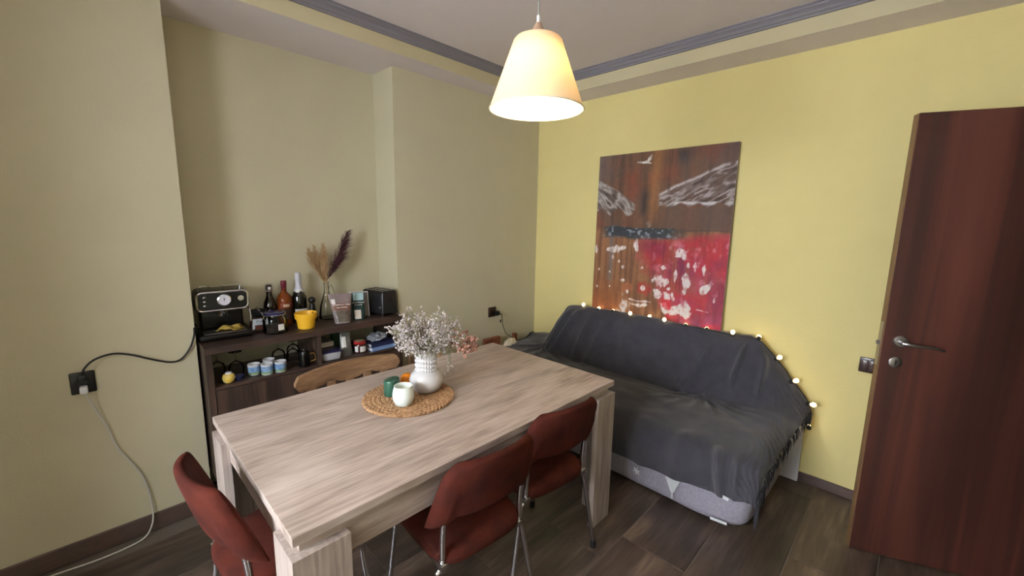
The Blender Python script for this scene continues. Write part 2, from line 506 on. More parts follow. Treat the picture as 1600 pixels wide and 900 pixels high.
# ------------------------------------------------------------------ red velvet chairs
def make_chair(label, loc, rz):
    t = thing('velvet_chair', label, 'chair', loc, rz, 'rust velvet chairs with chrome tube frames')
    # seat: rounded pad, rear edge rolled
    def seat(u, v):
        a = u * 2 * PI
        ca, sa = math.cos(a), math.sin(a)
        e = 0.42
        x = 0.195 * math.copysign(abs(ca) ** e, ca)
        y = 0.195 * math.copysign(abs(sa) ** e, sa)
        x *= 1.0 + 0.06 * (-y / 0.195)
        k = [(0.02, 0.0), (0.75, 0.002), (0.95, 0.002), (1.0, 0.016), (1.0, 0.034), (0.94, 0.052), (0.6, 0.058), (0.02, 0.056)]
        r, z = k[round(v * 7)]
        dip = -0.010 * (1 - min(1, (x * x + y * y) / 0.03)) if v > 0.6 else 0
        return Vector((x * r, y * r - 0.175, 0.425 + z + dip + 0.012 * (-y / 0.195) * r))
    B().grid(seat, 40, 7, closed_u=True).done('seat', M_velvet, t, angle=80)
    # backrest: thick curved panel, lower corners flare out and wrap round the uprights
    def bshell(off):
        def fn(u, v):
            s_ = u * 2 - 1
            hw_ = 0.178 + 0.032 * (1 - v) ** 0.8
            if v > 0.8:
                hw_ -= 0.030 * ((v - 0.8) / 0.2) ** 2
            x = s_ * hw_
            zb = 0.600 - 0.040 * max(0, (abs(s_) - 0.62) / 0.38) ** 0.6 if abs(s_) > 0.62 else 0.600
            z = zb + (0.805 + 0.010 * (1 - s_ * s_) - zb) * v
            y = 0.050 - (0.045 + 0.038 * (1 - v)) * abs(s_) ** 2.4 + 0.055 * (v - 0.3)
            return Vector((x, y, z))
        return fn
    def back(u, v):
        # closed cross-section: front and back skins joined by rounded rims
        f = bshell(0)
        a = v * 2 * PI
        vv = 0.5 - 0.5 * math.copysign(abs(math.cos(a)) ** 0.75, math.cos(a))
        side = math.copysign(abs(math.sin(a)) ** 0.45, math.sin(a))
        uu = 0.5 + 0.5 * math.copysign(abs(2 * u - 1) ** 1.0, 2 * u - 1)
        p_ = f(uu, vv)
        e = 1 - max(0, (abs(2 * u - 1) - 0.9) / 0.1) ** 2 * 0.85
        s_ = 2 * u - 1
        pad = 0.019 + (0.006 if abs(s_) > 0.70 and vv < 0.6 and side > 0 else 0)
        n = Vector((0.35 * s_ * abs(s_), 1, -0.2)).normalized()
        return p_ + n * side * pad * e
    bb_ = B().grid(back, 40, 28)
    bmesh.ops.remove_doubles(bb_.bm, verts=bb_.bm.verts, dist=0.0004)
    bmesh.ops.holes_fill(bb_.bm, edges=[e for e in bb_.bm.edges if e.is_boundary], sides=60)
    bb_.done('backrest', M_velvet, t, angle=70)
    r = 0.0105
    for s_ in (-1, 1):
        x = s_ * 0.165
        B().tube([(x, 0.012, 0.66), (x, -0.004, 0.57), (x, -0.010, 0.49), (x, -0.012, 0.445), (x, -0.04, 0.42), (x, -0.10, 0.414), (x, -0.25, 0.414),
                  (x, -0.325, 0.41), (x * 1.02, -0.355, 0.385), (x * 1.05, -0.362, 0.32), (x * 1.22, -0.385, 0.03)], r, 10, 5).done('side_tube', M_chrome, t)
        B().lathe([(0, 0), (0.014, 0), (0.0145, 0.035), (0.0, 0.036)], 12, (x * 1.235, -0.386, 0)).done('rubber_foot', M_blackm, t)
        B().lathe([(0, 0), (0.014, 0), (0.0145, 0.035), (0.0, 0.036)], 12, (s_ * 0.252, 0.005, 0)).done('rubber_foot', M_blackm, t)
        B().tube([(s_ * 0.10, -0.018, 0.418), (s_ * 0.150, -0.016, 0.418), (s_ * 0.176, -0.015, 0.405), (s_ * 0.190, -0.013, 0.36), (s_ * 0.2505, 0.005, 0.03)], r, 10, 5).done('rear_leg', M_chrome, t)
        B().bb(x - 0.016, x + 0.016, -0.035, 0.004, 0.408, 0.436, 0.006).done('bracket', M_chrome, t)
    B().tube([(-0.12, -0.018, 0.418), (0.12, -0.018, 0.418)], r, 10).done('cross_tube', M_chrome, t)
    return t
def clone_chair(src, label, loc, rz):
    c = copy_tree(src)
    c.location = loc
    c.rotation_euler = (0, 0, rz)
    c['label'] = label
    return c
ch1 = make_chair('rust velvet chair in the middle front, nearest the viewer, back turned', (2.052, 1.582, 0), math.radians(-5.5))
clone_chair(ch1, 'rust velvet chair beside the sofa end of the table, back turned', (1.612, 1.555, 0), math.radians(-8))
clone_chair(ch1, 'rust velvet chair at the short end of the table under the wall cable', (2.715, 1.110, 0), math.radians(-85))

# ------------------------------------------------------------------ wooden chairs behind the table
def wood_chair(label, loc, rz):
    t = thing('wooden_chair', label, 'chair', loc, rz, 'wooden chairs between table and sideboard')
    # top rail: gently arched board with rounded ends and a wavy lower edge (local y points to the chair's back)
    N = 30
    up, lo = [], []
    for k in range(N + 1):
        s_ = k / N * 2 - 1
        x = s_ * 0.285
        rnd = max(0, (abs(s_) - 0.9) / 0.1)
        up.append((x, 0.765 + 0.020 * (1 - s_ * s_) - 0.030 * rnd ** 2.5))
        wave = 0.020 * math.exp(-((abs(s_) - 0.36) / 0.13) ** 2) - 0.006 * math.exp(-(s_ / 0.15) ** 2)
        lo.append((x, 0.685 + wave + 0.004 * s_ * s_ + 0.028 * rnd ** 2.5))
    rb = B()
    def yy(x): return 0.035 * (1 - (x / 0.285) ** 2)
    F = [[rb.bm.verts.new((x, yy(x) - 0.014, z)) for x, z in l] for l in (lo, up)]
    K = [[rb.bm.verts.new((x, yy(x) + 0.014, z)) for x, z in l] for l in (lo, up)]
    for k in range(N):
        rb.bm.faces.new((F[0][k], F[0][k + 1], F[1][k + 1], F[1][k]))
        rb.bm.faces.new((K[0][k + 1], K[0][k], K[1][k], K[1][k + 1]))
        rb.bm.faces.new((F[1][k], F[1][k + 1], K[1][k + 1], K[1][k]))
        rb.bm.faces.new((F[0][k + 1], F[0][k], K[0][k], K[0][k + 1]))
    for k in (0, N):
        rb.bm.faces.new((F[0][k], F[1][k], K[1][k], K[0][k]))
    bmesh.ops.bevel(rb.bm, geom=[e for e in rb.bm.edges if e.calc_face_angle(0) > 1.0], offset=0.006, segments=2, affect='EDGES')
    rb.done('top_rail', M_pine, t)
    for x in (-0.20, 0.20):
        B().bb(x - 0.022, x + 0.022, 0.004, 0.034, 0, 0.70, 0.006).done('rear_leg', M_pine, t)
    for x in (-0.10, 0.0, 0.10):
        B().bb(x - 0.022, x + 0.022, 0.014, 0.030, 0.44, 0.70, 0.004).done('slat', M_pine, t)
    for x in (-0.19, 0.19):
        B().tube([(x, -0.34, 0.43), (x * 1.06, -0.36, 0.0)], 0.020, 10).done('front_leg', M_pine, t)
    B().bb(-0.22, 0.22, -0.38, 0.03, 0.42, 0.452, 0.010).done('seat', M_pine, t)
    return t
wc = wood_chair('worn brown wooden chair with wavy top rail before the sideboard', (1.995, 0.44, 0), math.radians(180))
for o in wc.children:
    pass
c2 = copy_tree(wc)
c2.location = (1.455, 0.315, 0)
c2.rotation_euler = (0, 0, math.radians(257))
c2['label'] = 'wooden chair mostly hidden behind the dried bouquet'

# ------------------------------------------------------------------ sideboard
SBX0, SBX1, SBY0, SBY1, SBZ = 1.485, 2.575, -0.245, 0.11, 0.90
sb = thing('sideboard', 'dark walnut sideboard with an open shelf, standing in the wall niche', 'sideboard', ((SBX0 + SBX1) / 2, (SBY0 + SBY1) / 2, 0))
def sbp(name, m, *a, parent=sb, bev=0.0015):
    b_ = B().bb(*a, bev, 1)
    bmesh.ops.translate(b_.bm, vec=-Vector(sb.location), verts=b_.bm.verts)
    return b_.done(name, m, parent, smooth=False)
sbp('top_board', M_walnut, SBX0 - 0.01, SBX1, SBY0, SBY1 + 0.004, SBZ - 0.034, SBZ)
for x in (SBX0, SBX1 - 0.030):
    sbp('side_panel', M_walnutz, x, x + 0.030, SBY0, SBY1, 0.19, SBZ - 0.034)
SHZ = 0.690
sbp('shelf', M_walnut, SBX0 + 0.03, SBX1 - 0.03, SBY0, SBY1 - 0.004, SHZ - 0.016, SHZ)
sbp('divider', M_walnutz, 2.016, 2.036, SBY0, SBY1 - 0.006, SHZ, SBZ - 0.034)
sbp('bottom_board', M_walnut, SBX0 + 0.03, SBX1 - 0.03, SBY0, SBY1 - 0.02, 0.19, 0.21)
sbp('back_panel', M_walnutz, SBX0 + 0.03, SBX1 - 0.03, SBY0, SBY0 + 0.006, 0.21, SHZ - 0.016)
mid = (SBX0 + SBX1) / 2
for a, b_ in ((SBX0 + 0.033, mid - 0.0015), (mid + 0.0015, SBX1 - 0.033)):
    sbp('door', M_walnutz, a, b_, SBY1 - 0.020, SBY1 - 0.003, 0.213, SHZ - 0.019)
for x in (SBX0 + 0.05, SBX1 - 0.09):
    for y in (SBY0 + 0.03, SBY1 - 0.07):
        sbp('foot', M_blackm, x, x + 0.04, y, y + 0.04, 0, 0.19)
# ------------------------------------------------------------------ sofa bed
sf = thing('sofa_bed', 'sofa bed in a grey printed sheet under the charcoal throw', 'sofa', (0.42, 1.12, 0))
def cushion(x0, x1, y0, y1, z0, z1, ex, bulge, nu=48, nv=20, wob=0.0):
    cx_, cy_, cz_ = (x0 + x1) / 2, (y0 + y1) / 2, (z0 + z1) / 2
    def fn(u, v):
        a, b_ = u * 2 * PI, (v - 0.5) * PI
        sp = lambda t, e: math.copysign(abs(t) ** e, t)
        cb = sp(math.cos(b_), ex * 1.2)
        p_ = Vector((cx_ + (x1 - x0) / 2 * cb * sp(math.cos(a), ex), cy_ + (y1 - y0) / 2 * cb * sp(math.sin(a), ex), cz_ + (z1 - z0) / 2 * sp(math.sin(b_), ex * 1.2)))
        if wob:
            p_ += Vector((noise.noise(p_ * 4), noise.noise(p_ * 4 + Vector((9, 0, 0))), 0)) * wob
        return p_
    return fn
mt_ = B().grid(cushion(0.03, 0.795, 0.10, 2.105, -0.001, 0.445, 0.18, 0, 80, 24, 0.012), 80, 24, closed_u=True)
bmesh.ops.remove_doubles(mt_.bm, verts=mt_.bm.verts, dist=0.0005)
for v in mt_.bm.verts:
    # the sheet sags outwards in the middle of its height
    k = math.sin(max(0, min(1, v.co.z / 0.44)) * PI)
    if v.co.x > 0.6: v.co.x += 0.028 * k
    if v.co.y > 1.9: v.co.y += 0.02 * k
    v.co.z = max(v.co.z, 0.001)
mt_.done('mattress', M_sheet, sf, world=True, angle=180)
bk_ = B().grid(cushion(0.066, 0.145, 0.48, 1.90, 0.40, 0.780, 0.35, 0), 48, 16, closed_u=True)
bmesh.ops.remove_doubles(bk_.bm, verts=bk_.bm.verts, dist=0.0005)
bk_.done('back_cushion', M_sheet, sf, world=True, angle=180)
M_redwood = mat('reddish_wood', (140, 84, 56), 0.5, rgb2=(104, 58, 38), vscale=14, stretch=(1, 6, 6))
for a, b_ in ((0.625, 0.700), (0.525, 0.612)):
    B().bb(a, b_, 0.045, 0.085, 0.0, 0.575, 0.004, 1).done('end_frame_board', M_redwood, sf, smooth=False, world=True)
B().bb(0.315, 0.350, 0.045, 0.080, 0.0, 0.565, 0.003, 1).done('end_post', M_redwood, sf, smooth=False, world=True)
# printed motifs on the front of the sheet: a white snowflake and a feathery tree, plus the white care labels
M_print = mat('white_print', (216, 218, 222), 0.9)
def front_x(y, z):
    return 0.8075 + 0.028 * math.sin(max(0, min(1, z / 0.44)) * PI) 
def motif(name, strokes, w):
    b_ = B()
    for (ya, za), (yb, zb) in strokes:
        b_.tube([(front_x(ya, za), ya, za), (front_x(yb, zb), yb, zb)], w, 5)
    b_.done(name, M_print, sf, world=True)
sy_, sz_ = 1.535, 0.130
motif('printed_snowflake', [((sy_ - 0.022 * math.cos(a), sz_ - 0.022 * math.sin(a)), (sy_ + 0.022 * math.cos(a), sz_ + 0.022 * math.sin(a))) for a in (0.3, 0.3 + PI / 3, 0.3 + 2 * PI / 3)], 0.0035)
ty_, tz_ = 1.745, 0.06
tr_ = [((ty_, tz_), (ty_, tz_ + 0.15))]
for k in range(14):
    z = tz_ + 0.035 + k * 0.0095
    w_ = 0.012 + 0.05 * (k / 13)
    tr_ += [((ty_, z), (ty_ - w_, z + 0.018)), ((ty_, z), (ty_ + w_, z + 0.018))]
motif('printed_tree', tr_, 0.004)
M_label = mat('white_label', (214, 218, 224), 0.8)
B().box((0.8165, 1.985, 0.055), (0.003, 0.08, 0.014), 0, Matrix.Rotation(0.1, 3, 'X')).done('care_label', M_label, sf, world=True, smooth=False)
# white bedding peeking out between frame and throw
def crumple(c, d, seed, amp=0.35, n=20):
    def fn(u, v):
        a, b_ = u * 2 * PI, (v - 0.5) * PI
        q = Vector((math.cos(b_) * math.cos(a), math.cos(b_) * math.sin(a), math.sin(b_)))
        k = 1 + amp * noise.noise(q * 2.3 + Vector((seed, 0, 0))) + 0.5 * amp * noise.noise(q * 6 + Vector((0, seed, 0)))
        return Vector((c[0] + d[0] * q.x * k, c[1] + d[1] * q.y * k, max(c[2] + d[2] * q.z * k, c[2] - d[2] * 0.9)))
    return fn
wcl = B().grid(crumple((0, 0, 0.05), (0.07, 0.035, 0.05), 3.0), 24, 12, closed_u=True)
bmesh.ops.remove_doubles(wcl.bm, verts=wcl.bm.verts, dist=0.0003)
o = wcl.done('folded_cloth', mat('cream_cloth', (214, 204, 180), 0.9), None, angle=180)
o.location = (0.44, 0.115, 0.445)
tag(o, 'small cream cloth bunched at the corner end of the sofa', 'cloth')

# ------------------------------------------------------------------ charcoal throw
# control grid: columns along the sofa (y), rows from behind the back cushion over the seat to the front hem
def rowset(top, zt, ys, seat, hem):
    pass
colsC = [
 # (list of 10 (x, y, z))
 [(.030,.060,.500),(.060,.065,.515),(.110,.070,.515),(.180,.085,.505),(.270,.105,.495),(.430,.115,.488),(.620,.115,.480),(.780,.115,.440),(.842,.115,.36),(.850,.115,.24)],
 [(.030,.160,.520),(.055,.170,.535),(.110,.180,.535),(.190,.190,.520),(.280,.190,.500),(.430,.190,.484),(.620,.190,.476),(.790,.190,.440),(.850,.190,.35),(.858,.190,.22)],
 [(.030,.300,.545),(.050,.310,.580),(.110,.310,.580),(.200,.305,.545),(.300,.300,.492),(.440,.300,.478),(.630,.300,.472),(.790,.300,.438),(.852,.300,.35),(.860,.300,.21)],
 [(.030,.430,.600),(.045,.425,.770),(.110,.420,.775),(.205,.390,.640),(.310,.380,.485),(.450,.400,.474),(.640,.420,.470),(.795,.430,.436),(.855,.430,.35),(.862,.430,.21)],
 [(.028,.520,.640),(.045,.520,.830),(.120,.520,.835),(.215,.520,.670),(.315,.520,.478),(.460,.520,.470),(.650,.520,.466),(.795,.520,.436),(.855,.520,.35),(.862,.520,.21)],
 [(.028,.900,.640),(.045,.900,.838),(.125,.900,.842),(.215,.900,.670),(.305,.900,.474),(.460,.900,.466),(.650,.900,.462),(.797,.900,.432),(.858,.900,.345),(.864,.900,.205)],
 [(.028,1.40,.640),(.045,1.40,.838),(.125,1.40,.842),(.210,1.40,.670),(.285,1.40,.470),(.450,1.40,.464),(.650,1.40,.460),(.798,1.40,.430),(.860,1.40,.340),(.866,1.40,.205)],
 [(.028,1.75,.640),(.045,1.75,.838),(.125,1.75,.842),(.200,1.75,.670),(.265,1.75,.470),(.450,1.75,.464),(.650,1.75,.460),(.798,1.75,.430),(.862,1.75,.340),(.868,1.75,.208)],
 [(.028,1.90,.640),(.045,1.895,.836),(.120,1.89,.838),(.190,1.91,.670),(.265,1.92,.482),(.450,1.93,.466),(.650,1.94,.460),(.798,1.94,.428),(.862,1.94,.340),(.868,1.94,.222)],
 [(.026,1.990,.600),(.040,1.985,.765),(.100,1.985,.760),(.170,2.005,.640),(.265,2.02,.505),(.450,2.04,.468),(.650,2.05,.458),(.796,2.05,.424),(.858,2.05,.340),(.866,2.05,.235)],
 [(.024,2.080,.560),(.040,2.090,.640),(.090,2.090,.630),(.160,2.100,.560),(.265,2.10,.490),(.450,2.115,.462),(.650,2.12,.448),(.790,2.12,.412),(.850,2.118,.335),(.860,2.118,.242)],
 [(.022,2.170,.500),(.040,2.190,.530),(.090,2.195,.520),(.160,2.185,.485),(.270,2.170,.452),(.450,2.160,.425),(.650,2.155,.400),(.775,2.15,.355),(.835,2.145,.300),(.850,2.145,.230)],
 [(.022,2.190,.460),(.040,2.205,.480),(.090,2.207,.475),(.160,2.195,.450),(.270,2.176,.420),(.450,2.162,.392),(.650,2.155,.365),(.765,2.150,.315),(.822,2.147,.265),(.838,2.146,.205)],
]
G = np.array(colsC)
def cr1(P, t):
    n = len(P) - 1
    t = min(max(t, 0), 1) * n
    i = min(int(t), n - 1)
    f = t - i
    g = lambda k: P[min(max(k, 0), n)]
    a, b_, c, d = g(i - 1), g(i), g(i + 1), g(i + 2)
    return 0.5 * (2 * b_ + (c - a) * f + (2 * a - 5 * b_ + 4 * c - d) * f * f + (3 * b_ - a - 3 * c + d) * f ** 3)
NU, NV = 240, 110
P1 = np.array([cr1(G, i / NU) for i in range(NU + 1)])              # along y
SUR = np.array([[cr1(P1[i], j / NV) for j in range(NV + 1)] for i in range(NU + 1)])
du = np.gradient(SUR, axis=0); dv = np.gradient(SUR, axis=1)
NRM = np.cross(du, dv)
NRM /= np.linalg.norm(NRM, axis=2)[..., None] + 1e-12
if NRM[NU // 2, NV * 5 // 9, 2] < 0:
    NRM = -NRM
vv_ = np.linspace(0, 9, NV + 1)[None, :]
yy_ = SUR[..., 1]; xx_ = SUR[..., 0]
D = np.zeros(yy_.shape)
def ridge(y_of_v, w, amp, v0, v1):
    c = np.interp(vv_[0], [q[0] for q in y_of_v], [q[1] for q in y_of_v])[None, :]
    win = np.clip((vv_ - v0) / 0.5, 0, 1) * np.clip((v1 - vv_) / 0.5, 0, 1)
    return amp * np.exp(-((yy_ - c) / w) ** 2) * win
# long folds on the back cushion (as they run in the photograph)
for q in [(a, b_, c * 2.4, d, e) for a, b_, c, d, e in [([(2, .52), (4, .42)], .020, .020, 2.0, 4.2), ([(2, .62), (4, .47)], .022, .022, 2.0, 4.2), ([(2, .74), (4, .68)], .016, .011, 2.3, 4.2), ([(2, .90), (4, .80)], .03, .008, 2.3, 4.4),
          ([(2, 1.70), (4, 1.56)], .014, .016, 2.2, 4.3), ([(2, 1.62), (4, 1.49)], .020, .008, 2.4, 4.2), ([(2, 1.86), (4, 1.80)], .015, .016, 2.1, 3.7), ([(3, 1.80), (4.2, 1.66)], .014, .016, 3.1, 4.4), ([(2, 1.96), (4, 1.97)], .02, .012, 2.1, 4.0), ([(2, 1.02), (4, 1.14)], .05, .005, 2.2, 4.2), ([(2, 1.30), (4, 1.26)], .05, .005, 2.2, 4.2),
          # hanging folds on the front
          ([(7, 1.95), (9, 2.0)], .026, .016, 6.8, 9.4), ([(7, 2.04), (9, 2.06)], .02, .011, 6.8, 9.4), ([(7, 1.78), (9, 1.77)], .05, .010, 6.6, 9.4), ([(7, 1.55), (9, 1.57)], .04, .008, 6.6, 9.4), ([(7, 1.30), (9, 1.30)], .05, .009, 6.6, 9.4), ([(7, 1.0), (9, 1.0)], .05, .010, 6.6, 9.4), ([(7, .7), (9, .7)], .05, .010, 6.6, 9.4), ([(7, .4), (9, .4)], .05, .010, 6.6, 9.4)]]:
    D += ridge(*q)
# creases gathered towards the seat corners
def fan(x0, y0, ang, L, w, amp):
    dx, dy = math.cos(ang), math.sin(ang)
    t = (xx_ - x0) * dx + (yy_ - y0) * dy
    n = -(xx_ - x0) * dy + (yy_ - y0) * dx
    ww = w * (0.6 + 1.2 * np.clip(t / L, 0, 1))
    on = (vv_ > 3.6) & (vv_ < 7.4)
    return np.where(on, amp * np.exp(-(n / ww) ** 2) * np.clip(t / 0.04, 0, 1) * np.clip((L - t) / (L * 0.6), 0, 1), 0)
for a, L, w, amp in [(-1.15, .34, .014, .014), (-0.75, .42, .014, .012), (-0.35, .40, .016, .010), (0.1, .35, .016, .010), (0.55, .42, .014, .010), (1.0, .42, .013, .013), (1.25, .45, .011, .014), (1.45, .48, .010, .012)]:
    D += fan(.27, 1.68, a, L, w * .9, amp * 1.6)
for a, L, w, amp in [(-0.2, .4, .018, .012), (0.3, .45, .018, .012), (0.8, .5, .02, .010), (1.2, .5, .02, .008), (-.8, .3, .015, .012)]:
    D += fan(.25, .36, a, L, w, amp * 1.5)
for i in range(NU + 1):
    for j in range(NV + 1):
        x, y, z = SUR[i, j]
        D[i, j] += 0.013 * noise.noise(Vector((x * 5, y * 4, z * 5))) + 0.0045 * noise.noise(Vector((x * 14, y * 12, z * 14 + 5)))
edge = np.clip((SUR[..., 1] - 2.03) / 0.1, 0, 1) + np.clip((0.2 - SUR[..., 1]) / 0.12, 0, 1)
D += 0.004 * edge * np.sin(np.cumsum(np.linalg.norm(dv, axis=2), axis=1) * 70 + 5 * np.sin(vv_ * 2.3))
D = np.maximum(D, -0.006) - 0.016 * np.exp(-((vv_ - 4.05) / .10) ** 2) * np.clip((yy_ - .5) / .2, 0, 1) * np.clip((1.72 - yy_) / .1, 0, 1)
PTS = SUR + NRM * D[..., None]
PTS[..., 0] = np.maximum(PTS[..., 0], 0.052)
th = thing('throw_blanket', 'charcoal fringed throw draped over the sofa bed', 'blanket', (0.42, 1.12, 0))
tbm = B().grid(lambda u, v: Vector(PTS[round(u * NU), round(v * NV)]), NU, NV)
tbm.done('cloth', M_throw, th, world=True, angle=180)
fr = B()
rf = random.Random(3)
def strands(i, j0, j1, n, out, ln):
    for k in range(n):
        j = rf.uniform(j0, j1)
        p_ = Vector(PTS[i, min(NV, round(j))])
        d = Vector((rf.uniform(-.012, .012), rf.uniform(0, .012) * out, 0))
        L = ln * rf.uniform(0.7, 1.35)
        fr.tube([p_, p_ + d * 0.7 + Vector((0, 0.004 * out, -L * .35)), p_ + d + Vector((rf.uniform(-.006, .006), 0, -L))], 0.0030, 5, 3, taper=lambda t: 1.1 - 0.8 * t)
strands(NU, 6, NV, 150, 1, 0.062)
strands(NU, 86, NV, 34, 1, 0.085)
for k in range(40):
    j = rf.uniform(12, 62)
    p_ = Vector(PTS[0, round(j)])
    a = rf.uniform(-.5, .5)
    fr.tube([p_, p_ + Vector((math.sin(a) * .02, -.008, .004)), p_ + Vector((math.sin(a) * .03, -.022, -.03))], 0.003, 5, 3)
tag(fr.done('fringe', mat('black_fringe', (40, 40, 46), 0.95), th, world=True), kind='stuff')
B().box((0.884, 2.012, 0.238), (0.004, 0.052, 0.016), 0, Matrix.Rotation(-0.12, 3, 'X')).done('care_label', M_label, th, world=True, smooth=False)

# white board slipped between sofa and wall
o = tag(B().bb(0, 0.014, -0.18, 0.18, 0, 0.40, 0.001, 1).done('white_board', M_wplast, smooth=False), 'white panel standing against the wall behind the sofa end', 'panel')
o.location = (0.014, 2.006, 0.001)

# ------------------------------------------------------------------ painting (brushwork as colour on the canvas mesh)
PW, PH = 1.005, 1.205
def vnoise(x, y, seed):
    xi, yi = np.floor(x).astype(int), np.floor(y).astype(int)
    xf, yf = x - xi, y - yi
    def h(a, b_):
        n = (a * 374761393 + b_ * 668265263 + seed * 974634777) & 0x7fffffff
        n = ((n ^ (n >> 13)) * 1274126177) & 0x7fffffff
        return ((n ^ (n >> 16)) & 0xffff) / 65535.0
    u, v = xf * xf * (3 - 2 * xf), yf * yf * (3 - 2 * yf)
    return (h(xi, yi) * (1 - u) + h(xi + 1, yi) * u) * (1 - v) + (h(xi, yi + 1) * (1 - u) + h(xi + 1, yi + 1) * u) * v
def fbm(x, y, seed, o=4):
    r, a = 0, 0.5
    for k in range(o):
        r = r + a * vnoise(x * 2 ** k, y * 2 ** k, seed + k)
        a *= 0.5
    return r / (1 - 0.5 ** o)
NPX, NPY = 250, 300
uu, vv = np.meshgrid(np.linspace(0, 1, NPX + 1), np.linspace(0, 1, NPY + 1), indexing='ij')   # u right, v up
def z2uv(px, py):
    px, py = float(px), float(py)
    xl, xr = 105 - .0615 * (py - 100), 720 - .11 * (py - 40)
    u = (px - xl) / (xr - xl)
    top, bot = 100 - 60 * u, 750 + 110 * u
    return u, 1 - (py - top) / (bot - top)
wu = uu + 0.03 * (fbm(uu * 6, vv * 6, 3) - .5)
wv = vv + 0.03 * (fbm(uu * 6, vv * 6, 9) - .5)
img = np.zeros(uu.shape + (3,))
def put(mask, c):
    global img
    m_ = np.clip(mask, 0, 1)[..., None]
    img = img * (1 - m_) + np.array(c, float) * m_
sm = lambda x, a, b_: np.clip((x - a) / (b_ - a), 0, 1)
streak = fbm(uu * 42, vv * 3.5, 21)
blot = fbm(uu * 7, vv * 7, 5)
put(np.ones_like(uu), (96, 71, 57))
put(sm(streak, .42, .68) * .55, (122, 86, 64))
put(sm(streak, .55, .32) * .45, (72, 57, 52))
put(sm(fbm(uu * 9, vv * 9, 55), .5, .7) * .45, (88, 76, 72))
put(sm(blot, .52, .75) * .5, (122, 66, 50))
put(sm(.16 - uu, 0, .16) * sm(vv, .62, .9) * .7, (112, 100, 98))
put(sm(uu, .85, 1) * sm(vv, .8, 1) * .6, (98, 82, 88))
put(np.exp(-((wu - .47) / .045) ** 2) * sm(vv, .52, .7) * .65, (158, 108, 66))
put(np.exp(-((wu - .40) / .03) ** 2) * sm(vv, .6, .66) * sm(.82 - vv, 0, .08) * .8, (58, 50, 48))
put(np.exp(-((wu - .30) / .05) ** 2) * sm(vv, .7, .75) * sm(.93 - vv, 0, .1) * .5, (136, 66, 50))
put(np.exp(-((wu - .66) / .04) ** 2 - ((wv - .95) / .05) ** 2) * .7, (62, 58, 62))
put(sm(uu, .5, .6) * sm(.68 - vv, 0, .02) * sm(vv, .53, .56) * .6, (92, 74, 64))
# the two snowy ridges
ridg = np.abs(fbm((wu * .8 - wv * .6) * 9, (wv * .8 + wu * .6) * 34, 31) - .5) * 2
ridg2 = np.abs(fbm((wu * .93 + wv * .36) * 9, (wv * .93 - wu * .36) * 36, 41) - .5) * 2
L_ = sm(.86 - .50 * wu - wv, 0, .012) * sm(wv - .635 - .02 * np.sin(wu * 40), 0, .012) * sm(.33 - wu, 0, .02)
put(L_ * .8, (96, 86, 82)); put(L_ * sm(fbm((wu - wv) * 14, (wu + wv) * 26, 71), .48, .62) * .6, (142, 135, 131)); put(L_ * sm(ridg, .26, .06), (164, 157, 154)); put(L_ * sm(ridg, .35, .6) * .8, (54, 47, 46))
R_ = sm(.765 + .30 * (wu - .5) - wv, 0, .012) * sm(wv - .675 - .012 * np.sin(wu * 50), 0, .012) * sm(wu - .5, 0, .02)
gap = sm(np.abs(wv - (.775 + .10 * (wu - .5))), .012, .03)
put(R_ * .75, (90, 75, 70)); put(R_ * sm(fbm((wu + .4 * wv) * 12, (wv - .4 * wu) * 30, 73), .5, .64) * .5, (140, 130, 128)); put(R_ * sm(ridg2, .18, .04) * (.35 + .65 * gap) * .85, (170, 160, 160)); put(R_ * sm(ridg2, .35, .6) * .75, (58, 46, 43))
put(R_ * sm(np.abs(wv - (.755 + .30 * (wu - .5))), .014, .006) * sm(streak, .35, .5), (186, 176, 176))
put(R_ * sm(np.abs(wv - .690), .012, .006) * sm(blot, .35, .5), (196, 190, 192))
# lower half
low = sm(.545 - wv, 0, .03)
put(low, (124, 86, 62))
put(low * sm(streak, .42, .68) * .7, (152, 108, 74)); put(low * sm(streak, .5, .3) * .6, (98, 66, 52))
put(low * sm(.25 - vv, 0, .2) * sm(.4 - uu, 0, .2) * .5, (176, 100, 60))
put(low * np.exp(-((wu - .155) / .02) ** 2) * sm(vv, .17, .22) * .7, (112, 106, 112))
red = sm(wu + .16 * (streak - .5) + .22 * (blot - .5) - (.62 - .62 * (vv + .02)) , -.02, .12) * sm(.53 - .06 * (1 - uu) - wv, 0, .05) * sm(wu, .30, .38)
put(red * .94, (150, 54, 56)); put(red * sm(blot, .45, .7) * .7, (172, 76, 84)); put(red * sm(streak, .52, .30) * .7, (108, 42, 44)); put(red * sm(fbm(uu * 9, vv * 6, 91), .55, .7) * .6, (138, 78, 62)); put(red * sm(fbm(uu * 12, vv * 10, 95), .58, .72) * .55, (186, 96, 110))
put(red * sm(uu, .72, .98) * .4 * (.3 + sm(blot, .35, .6)), (146, 66, 92)); put(red * sm(.30 - vv, 0, .25) * sm(.75 - uu, 0, .25) * .75, (182, 40, 48))
put(red * np.exp(-((wu - .74) / .09) ** 2 - ((wv - .33) / .06) ** 2) * .8, (118, 50, 82)); put(red * np.exp(-((wu - .72) / .10) ** 2 - ((wv - .13) / .025) ** 2) * .8, (128, 88, 132))
put(red * sm(uu, .6, .8) * sm(.12 - vv, 0, .1) * .6, (134, 60, 100))
put(red * sm(fbm(uu * 24, vv * 3, 131), .56, .7) * .5, (150, 92, 66)); put(red * sm(fbm(uu * 6, vv * 8, 137), .52, .66) * .6, (176, 44, 58)); put(red * sm(fbm(uu * 8, vv * 7, 141), .56, .7) * .55, (122, 44, 70)); put(red * sm(fbm(uu * 22, vv * 16, 143), .66, .76) * .5, (210, 150, 158))
